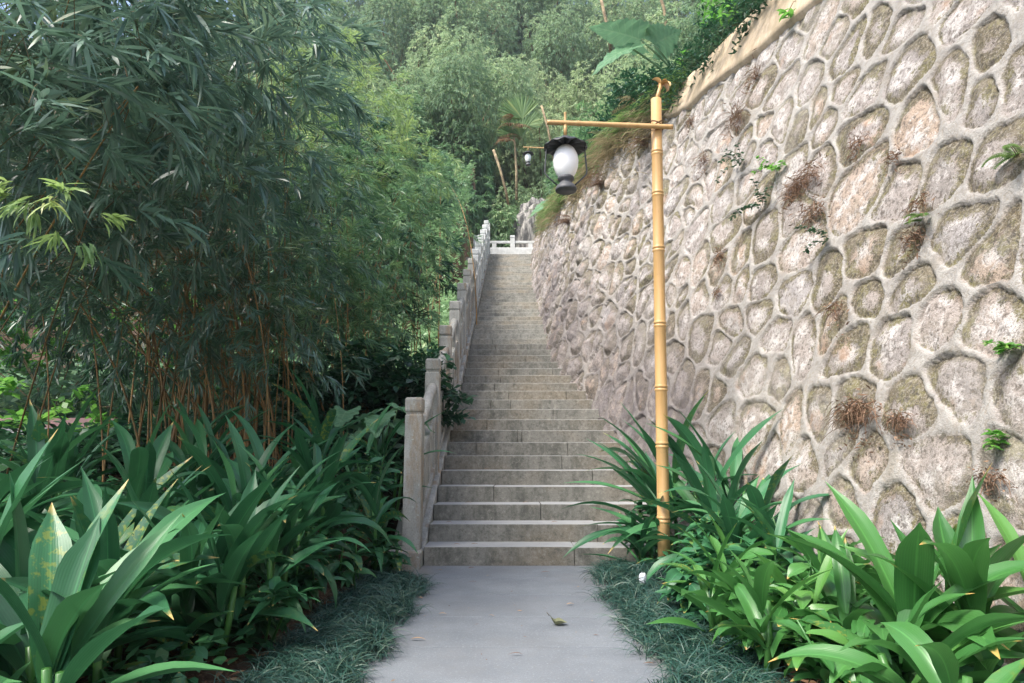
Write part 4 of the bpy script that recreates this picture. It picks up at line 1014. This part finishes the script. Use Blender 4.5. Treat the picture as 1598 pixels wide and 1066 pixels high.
LP = [(-1.3, 1.95, 18, .5, .085, "lowest in view at the bottom left"), (-1.75, 1.95, 16, .5, .085, "almost below the frame at the far left"), (-1.45, 2.3, 26, .62, .082, "at the bottom left, nearest the grass edge, leaves reaching over it"), (-1.78, 2.25, 22, .66, .088, "in the bottom left corner"),
      (-1.60, 2.75, 24, .70, .082, "in the lower left, just behind the corner plant"), (-2.2, 2.8, 22, .66, .086, "at the left edge of the view, front row"),
      (-1.32, 3.0, 24, .52, .07, "beside the grass, second from the camera"), (-1.45, 3.35, 24, .62, .072, "mid bed at left, tall upright leaves"),
      (-2.05, 3.5, 22, .68, .08, "at left, second row from the camera"), (-2.75, 3.5, 20, .66, .085, "far left, second row"),
      (-1.25, 3.6, 22, .48, .062, "beside the grass, third from the camera"), (-1.6, 4.1, 22, .62, .07, "mid bed, in front of the brown canes"),
      (-2.3, 4.3, 20, .64, .075, "back of the bed, left of the brown canes"), (-1.22, 4.15, 24, .5, .06, "beside the grass, fourth from the camera"),
      (-1.25, 4.75, 24, .56, .062, "behind the grass near the first post"), (-1.75, 4.9, 20, .58, .068, "back row before the dark hollow"),
      (-1.12, 5.3, 26, .50, .055, "right in front of the first balustrade post"), (-1.45, 5.7, 22, .62, .06, "left of the first balustrade post, leaves above its foot"),
      (-1.22, 6.3, 18, .62, .06, "behind the first balustrade post, tall leaves"),
      (-2.9, 4.4, 20, .62, .08, "at left in the third row, beyond the far left one"), (-2.3, 5.1, 20, .6, .07, "at the foot of the brown canes"), (-3.4, 5.2, 18, .6, .08, "at the far left edge, deepest in the bed"), (-2.7, 5.8, 18, .55, .07, "among the leftmost brown canes")]
for i, (x, y, n, L_, W_, lb) in enumerate(LP):
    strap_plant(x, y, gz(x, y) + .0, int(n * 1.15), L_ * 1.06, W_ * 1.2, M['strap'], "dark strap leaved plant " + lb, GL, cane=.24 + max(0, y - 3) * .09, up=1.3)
RP = [(1.42, 2.5, 40, .56, .098, 'strap_lit', "largest, in the lower right corner"), (1.25, 2.15, 16, .42, .07, 'strap_lit', "at the bottom right edge of the view"),
      (1.75, 2.75, 18, .5, .08, 'strap_lit', "against the wall at the right edge"), (1.2, 2.75, 26, .36, .062, 'strap_lit', "low and crowded beside the right grass strip"),
      (1.42, 3.2, 28, .40, .06, 'strap_lit', "under the big pale stone, mid right"), (1.05, 3.35, 24, .36, .055, 'strap_lit', "low one on the right grass edge, middle"),
      (1.42, 3.85, 28, .42, .058, 'strap', "in front of the wall, mid bed at right"), (1.2, 3.9, 24, .38, .052, 'strap_lit', "low one on the right, nearer the lamp post"),
      (1.44, 4.35, 34, .62, .075, 'strap', "right of the lamp post, against the wall"), (1.46, 4.9, 34, .70, .075, 'strap', "just right of the lamp post, tall striped leaves"),
      (1.22, 5.75, 34, 0.85, .085, 'strap', "behind the lamp post with leaves fanned over the steps"), (1.55, 5.3, 26, 0.80, .08, 'strap', "tall one right behind the lamp post"),
      (1.05, 5.55, 22, .45, .05, 'strap', "at the right end of the lowest steps")]
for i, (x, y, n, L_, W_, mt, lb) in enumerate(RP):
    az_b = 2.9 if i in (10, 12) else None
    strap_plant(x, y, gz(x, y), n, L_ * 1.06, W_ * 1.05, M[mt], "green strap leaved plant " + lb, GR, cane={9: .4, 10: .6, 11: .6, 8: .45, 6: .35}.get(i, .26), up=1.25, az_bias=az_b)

def leafy_plant(x, y, n, L_, W_, h_, mat, label, group):
    z0 = gz(x, y); T = empty("broad_leaved_plant", (x, y, z0), label, "plant", group); g = Geo()
    for q in range(7):
        a_ = random.uniform(0, 6.28); b0 = np.array([x, y, z0]) + [random.uniform(-.1, .1), random.uniform(-.1, .1), -.02]; hh = h_ * random.uniform(.55, 1.05)
        tp_ = b0 + [math.cos(a_) * .12, math.sin(a_) * .12, hh]
        gs = Geo(); tube(gs, [b0, (b0 + tp_) / 2 + [.01, 0, .02], tp_], [.007, .006, .004], 6, col=(.6, 0, 0, 0)); gs.build("stem", M['strap_lit'], T)
        m_ = n // 7; f_ = rng.uniform(.25, 1, m_); o_ = b0 + (tp_ - b0) * f_[:, None]
        e_ = rng.uniform(-.1, .9, m_)
        blades(g, o_, rng.random(m_) * 6.28, e_, e_ - rng.uniform(.5, 1.5, m_), L_ * rng.uniform(.6, 1.1, m_), W_ * rng.uniform(.75, 1.15, m_), rng.normal(0, .35, m_), nseg=7, prof=P_OVAL, cols=5, fold=.35, daz=rng.normal(0, .3, m_), wave=.2)
    g.build("leaves", M[mat], T)
for x, y, h_, mt, lb in [(1.14, 2.55, .3, 'strap_lit', "at the lower right edge of the grass, lowest in view"), (1.18, 2.95, .36, 'strap_lit', "right of the grass, in front of the large pale plant"), (1.12, 3.2, .3, 'strap_lit', "drooping over the right grass strip, middle"),
                         (1.3, 3.4, .42, 'strap_lit', "mid right bed, beneath the big pale stone"), (1.02, 3.75, .34, 'strap', "by the grass a metre in front of the lamp post"), (1.32, 4.05, .46, 'strap', "mid right bed, shaded one"),
                         (1.6, 3.5, .45, 'strap_lit', "hard against the wall at right"), (1.26, 4.3, .36, 'strap', "closest in front of the lamp post"), (1.6, 3.0, .36, 'strap_lit', "against the wall behind the largest plant"), (1.3, 4.6, .5, 'strap', "to the right of the lamp post foot"),
                         (1.15, 5.75, .5, 'strap', "at the end of the second step on the right"), (1.58, 4.2, .5, 'strap', "against the wall right of the lamp post")]:
    leafy_plant(x, y, 84, .2, .07, h_, mt, "crowded broad leaved plant " + lb, "low broad leaved plants right of the path")
for x, y, h_, lb in [(-1.18, 3.3, .26, "beside the left grass strip, nearest the camera"), (-1.15, 4.0, .3, "beside the left grass strip, middle"), (-1.1, 4.65, .34, "beside the left grass strip, near the post"), (-1.0, 5.3, .42, "hugging the foot of the first balustrade post"), (-1.25, 5.9, .5, "in the dark left of the first balustrade post")]:
    leafy_plant(x, y, 70, .19, .055, h_, 'strap', "dark crowded plant " + lb, "low dark plants left of the path")
# leafy undergrowth on the slopes
def cover(label, xr, yr, n, lL, lW, mat, hz=.25, keep=None):
    x_ = rng.uniform(*xr, n); y_ = rng.uniform(*yr, n)
    if keep is not None: k_ = keep(x_, y_); x_, y_ = x_[k_], y_[k_]
    n = len(x_); z_ = ground_z(x_, y_) + hz * rng.random(n) * (.4 + 1.2 * fbm(x_ * 1.3, y_ * 1.3, 77)); g = Geo(); e_ = rng.uniform(-.5, .9, n)
    blades(g, np.stack([x_, y_, z_], -1), rng.random(n) * 6.28, e_, e_ - rng.uniform(.2, 1, n), lL * rng.uniform(.6, 1.2, n), lW * rng.uniform(.7, 1.2, n), rng.normal(0, .4, n), nseg=3, prof=P_OVAL)
    tag(g.build("undergrowth", mat), label, None, None, "stuff")
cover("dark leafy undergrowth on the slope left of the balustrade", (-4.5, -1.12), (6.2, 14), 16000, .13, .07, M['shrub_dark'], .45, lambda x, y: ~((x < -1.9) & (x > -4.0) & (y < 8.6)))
cover("leafy undergrowth beside the upper balustrade", (-5.5, -1.2), (14, 27), 14000, .2, .1, M['shrub_far'], .7)
cover("leafy undergrowth below the hillside bamboo", (-12, 9), (26.2, 38), 26000, .3, .13, M['shrub_far'], 1.3, lambda x, y: (y > 28.6) | (np.abs(x - .3) > 2.6))
cover("low dark leafy undergrowth between the strap leaved plants", (-4.2, -1.12), (1.6, 6.6), 9000, .10, .05, M['strap'], .16)
cover("low leafy undergrowth in the bed against the wall", (1.12, 1.75), (1.9, 5.6), 2500, .09, .045, M['strap'], .14)
cover("dark leafy undergrowth at the far left", (-11, -4.2), (5.5, 9), 9000, .15, .09, M['shrub_dark'], .4)
cover("leafy undergrowth beyond the side path at left", (-14, -3.6), (11.7, 22), 16000, .25, .12, M['shrub_far'], .9)
cover("leafy ground cover along the top of the wall", (.5, 7), (7.5, 26), 22000, .17, .07, M['shrub_dark'], .6, lambda x, y: x > wall_x0(y) + BAT * wall_top(y) + .12)
# dry grass and dead fern along the bare far edge of the wall
g = Geo(); n_ = 6500; y_ = rng.uniform(9.3, 20, n_); dz = -np.abs(rng.normal(0, .32, n_)) * (.5 + fbm(y_ * 1.1, y_ * 0, 5) * 1.2) + .12
z_ = wall_top(y_) + dz; x_ = wall_x0(y_) + BAT * z_ - .03; dry_ = rng.random(n_)
kk = fbm(y_ * .9, y_ * 0 + 2, 15) > .38; x_, y_, z_ = x_[kk], y_[kk], z_[kk]; n_ = len(x_)
blades(g, np.stack([x_, y_, z_], -1), np.pi + rng.normal(0, .9, n_), rng.uniform(-.2, 1.0, n_), rng.uniform(-1.6, -.8, n_), rng.uniform(.15, .5, n_), rng.uniform(.006, .02, n_), rng.normal(0, .5, n_), nseg=5, prof=P_GRASS)
tag(g.build("dry_grass", M['fern_dry']), "straw coloured dry grass hanging over the far edge of the wall", None, None, "stuff")
g = Geo(); n_ = 6000; y_ = rng.uniform(9.0, 21, n_); z_ = wall_top(y_) - np.abs(rng.normal(0, .22, n_)) + .2; x_ = wall_x0(y_) + BAT * z_ - .04
blades(g, np.stack([x_, y_, z_], -1), np.pi + rng.normal(0, .9, n_), rng.uniform(-.2, 1.0, n_), rng.uniform(-1.4, -.5, n_), rng.uniform(.12, .4, n_), rng.uniform(.01, .03, n_), rng.normal(0, .5, n_), nseg=4, prof=P_LANCE)
tag(g.build("green_grass", M['fern']), "green grass tufts hanging over the far edge of the wall", None, None, "stuff")
bamboo("bamboo_sprig", "pale yellow green bamboo sprig hanging alone against the dark hollow at left", (-2.6, 3.0, 2.3), [(P(85, 312, 2.6), (.07, .06, .04)), (P(118, 350, 2.6), (.05, .05, .06)), (P(55, 305, 2.6), (.03, .03, .03))], M['bam_lime_lit'], 0, .11, .012, 900, nseg=4, cat="bamboo sprig", SL=.10, e_top=-.4, droop=.8)

# ------------------------------------------------------------------ mondo grass borders
def mondo(name, label, centres, n, mat=M['mondo']):
    g = Geo()
    for (x, y, rx, ry, h_) in centres:
        m_ = int(n * rx * ry * 60); a = rng.random(m_) * 6.28; r_ = np.sqrt(rng.random(m_))
        X = x + rx * r_ * np.cos(a); Y = y + ry * r_ * np.sin(a); cl = rng.integers(0, max(4, m_ // 45), m_)
        cx_ = x + rx * (rng.random(max(4, m_ // 45)) - .5) * 1.7; cy_ = y + ry * (rng.random(max(4, m_ // 45)) - .5) * 1.7
        X = .35 * X + .65 * cx_[cl]; Y = .35 * Y + .65 * cy_[cl]
        Z = np.maximum(ground_z(X, Y), 0) + h_ * .35 * (1 - r_ ** 2) - .01
        az_ = np.arctan2(Y - cy_[cl], X - cx_[cl]) + rng.normal(0, .7, m_)
        blades(g, np.stack([X, Y, Z], -1), az_, rng.uniform(.7, 1.5, m_), rng.uniform(-1.3, -.1, m_), h_ * rng.uniform(.8, 1.4, m_), .0045, rng.normal(0, .5, m_), nseg=5, prof=P_GRASS, daz=rng.normal(0, .4, m_))
    o = g.build(name, mat); tag(o, label, None, None, "stuff"); return o
mondo("mondo_grass", "dark blue green fine grass edging the left side of the path", [(-.83 - .02 * math.sin(i * 2), 1.7 + i * .2, .29 + .04 * math.sin(i * 1.7), .2, .14) for i in range(17)] + [(-.93, 5.2, .2, .25, .12)], 420)
mondo("mondo_grass", "dark blue green fine grass edging the right side of the path", [(.82 + .03 * math.sin(i * 1.3), 1.9 + i * .2, .27 + .04 * math.sin(i * 2.1), .2, .15) for i in range(14)], 420)
mondo("mondo_grass", "rounded mound of fine grass at the right end of the lowest step", [(.88, 5.15, .34, .36, .17), (.8, 5.35, .22, .25, .17)], 340)

# ------------------------------------------------------------------ small things on the path
def flat_leaf(x, y, az_, L_, W_, label, curl=.4, mat='litter', z=.004, zfun=None, tint=None, group="small fallen leaves on the path"):
    g = Geo(); z0 = z if zfun is None else zfun
    blades(g, [(x, y, z0 + .003)], az_, curl, -curl, L_, W_, .05, nseg=6, prof=P_LANCE, cols=3, fold=.4, tint=tint)
    return tag(g.build("fallen_leaf", M[mat]), label, "leaf", group)
# the big curled leaf
T = empty("curled_leaf", (.235, 3.86, .004), "curled green and brown dead leaf lying alone on the path", "leaf")
g = Geo(); n, kx = 14, 9; t = np.linspace(0, 1, n)[:, None]; s = np.linspace(-1, 1, kx)[None]
wp = np.sin(np.pi * np.clip(t, .02, .98)) ** .7 * .045
V = np.stack([.20 + t * .095 + 0 * s, 3.86 + s * wp * .75, .006 + .04 * np.abs(2 * t - .75) ** 1.6 * (t < .375) * 2.2 + .018 * (t > .375) * (t - .375) + .35 * (s * wp) ** 2 / .03], -1)
cl = np.zeros((n, kx, 4)); cl[..., 0] = .35 + .5 * (fbm(t * 5 + 0 * s, s * 2 + 0 * t, 3)); cl[..., 1] = t; cl[..., 2] = s * .5 + .5
g.add(V, grid_q(n, kx), cl); g.build("blade", M['dead'], T)
g = Geo(); tube(g, [(.2, 3.86, .05), (.192, 3.858, .062), (.186, 3.85, .068)], .0018, 5); g.build("stalk", M['twig'], T)
lit = [(-.60, 4.55, "pale"), (-.66, 4.75, "brown"), (-.42, 4.1, "pale"), (-.10, 4.05, "pale"), (-.58, 4.3, "brown"), (-.55, 5.62, "pale"), (-.35, 5.7, "brown"), (-.70, 5.3, "brown"), (.22, 5.5, "brown"),
       (-.25, 5.1, "thin brown"), (.33, 4.35, "tiny pale"), (.05, 3.3, "thin dark"), (-.5, 3.55, "pale"), (.62, 3.15, "brown"), (-.65, 5.0, "yellow green")]
litlab = ["pale dry leaf at the left edge of the path, beyond the curled leaf", "brown dry leaf close to the left grass, half way to the steps", "pale narrow leaf nearest the middle left of the path", "pale narrow leaf left of the big curled leaf", "brown leaf touching the left grass strip",
          "pale leaf against the foot of the lowest step, left end", "brown leaf against the foot of the lowest step", "brown leaf by the curb at the foot of the balustrade", "brown sliver on the path below the middle of the lowest step", "thin brown leaf on bare paving left of centre",
          "tiny pale leaf fragment up the path from the curled leaf", "thin dark leaf in the middle of the path, nearest the camera", "pale leaf low at the left of the path", "brown leaf low at the right edge of the path", "yellow green narrow leaf beside the end of the curb"]
for i, (x, y, c_) in enumerate(lit):
    flat_leaf(x, y, random.uniform(-.6, .6) + (3.14 if i % 2 else 0), random.uniform(.035, .085), random.uniform(.008, .018), litlab[i], tint=.9 if 'pale' in c_ else .3)
for i, (x, k_) in enumerate([(-.5, 0), (-.35, 0), (-.6, 1), (.35, 1), (-.45, 2), (.1, 2), (-.3, 4)]):
    flat_leaf(x, step_y(k_) + .12, random.uniform(-.5, .5), .07, .014, ["dry leaf at the left of the lowest tread", "dry leaf right of another on the lowest tread", "dry leaf at the left end of the second tread", "dry leaf near the middle of the second tread", "dry leaf at the left of the third tread", "dry leaf near the middle of the third tread", "dry leaf alone on the fifth tread"][i], z=(k_ + 1) * RISE + .003, tint=.8, group="small fallen leaves on the steps")
# litter in the planting beds
g = Geo(); n_ = 5000
x_ = np.where(rng.random(n_) < .62, rng.uniform(-4.5, -.85, n_), rng.uniform(.85, 1.8, n_)); y_ = rng.uniform(1.5, 9.5, n_); y_ = np.where(x_ > 0, rng.uniform(1.5, 5.8, n_), y_)
kk = ~((x_ > -1.1) & (y_ > 5.6)); x_, y_ = x_[kk], y_[kk]; n_ = len(x_)
blades(g, np.stack([x_, y_, ground_z(x_, y_) + .012], -1), rng.random(n_) * 6.28, rng.uniform(0, .6, n_), rng.uniform(-.6, .1, n_), rng.uniform(.05, .13, n_), rng.uniform(.01, .03, n_), rng.normal(0, .5, n_), nseg=2)
tag(g.build("leaf_litter", M['litter']), "brown dead leaves and twigs covering the soil of the planting beds", None, None, "stuff")
g = Geo(); n_ = 170; x_ = rng.uniform(-.72, .74, n_); x_ = np.where(rng.random(n_) < .6, np.sign(x_) * (.74 - np.abs(rng.normal(0, .10, n_))), x_); y_ = rng.uniform(2.2, 5.85, n_)
blades(g, np.stack([x_, y_, 0 * x_ + .006], -1), rng.random(n_) * 6.28, rng.uniform(0, .3, n_), rng.uniform(-.3, 0, n_), rng.uniform(.008, .04, n_), rng.uniform(.003, .008, n_), rng.normal(0, .3, n_), nseg=2)
for k_ in range(9):
    m_ = 14; blades(g, np.stack([rng.uniform(-.7, 1.0, m_), step_y(k_) + rng.uniform(.05, .3, m_), np.full(m_, (k_ + 1) * RISE + .006)], -1), rng.random(m_) * 6.28, .1, -.1, rng.uniform(.01, .045, m_), rng.uniform(.003, .008, m_), 0, nseg=2)
tag(g.build("path_litter", M['litter']), "scattered crumbs of dry leaf on the path and lowest steps", None, None, "stuff")
# crumpled scrap in the grass
bm = bmesh.new(); bmesh.ops.create_icosphere(bm, subdivisions=3, radius=.022)
for v in bm.verts:
    n_ = float(fbm(v.co.x * 40 + 5, v.co.z * 40 + v.co.y * 31, 4)); v.co *= .55 + .95 * n_; v.co.z = v.co.z * 1.9 + .03
q = P(1003, 912, 4.7)
for v in bm.verts: v.co += Vector((q[0], q[1], .07))
tag(bm_obj("plastic_scrap", bm, M['plastic'], origin=(q[0], q[1], .05)), "crumpled white plastic scrap in the grass by the lamp post", "litter")

# ------------------------------------------------------------------ haze
bm = bmesh.new(); bmesh.ops.create_cube(bm, size=1)
for v in bm.verts: v.co = Vector((v.co.x * 300, 35 + v.co.y * 240, -2 + (v.co.z + .5) * 64))
hm = bpy.data.materials.new("haze"); hm.use_nodes = True; t_ = hm.node_tree; t_.nodes.remove(t_.nodes["Principled BSDF"])
pv = t_.nodes.new("ShaderNodeVolumePrincipled"); pv.inputs['Color'].default_value = (.85, .93, 1, 1); pv.inputs['Density'].default_value = .0009; pv.inputs['Anisotropy'].default_value = .3
t_.links.new(pv.outputs[0], t_.nodes["Material Output"].inputs['Volume'])
HAZE = True
if HAZE: tag(bm_obj("haze", bm, hm), "thin pale haze over the hillside", None, None, "stuff")
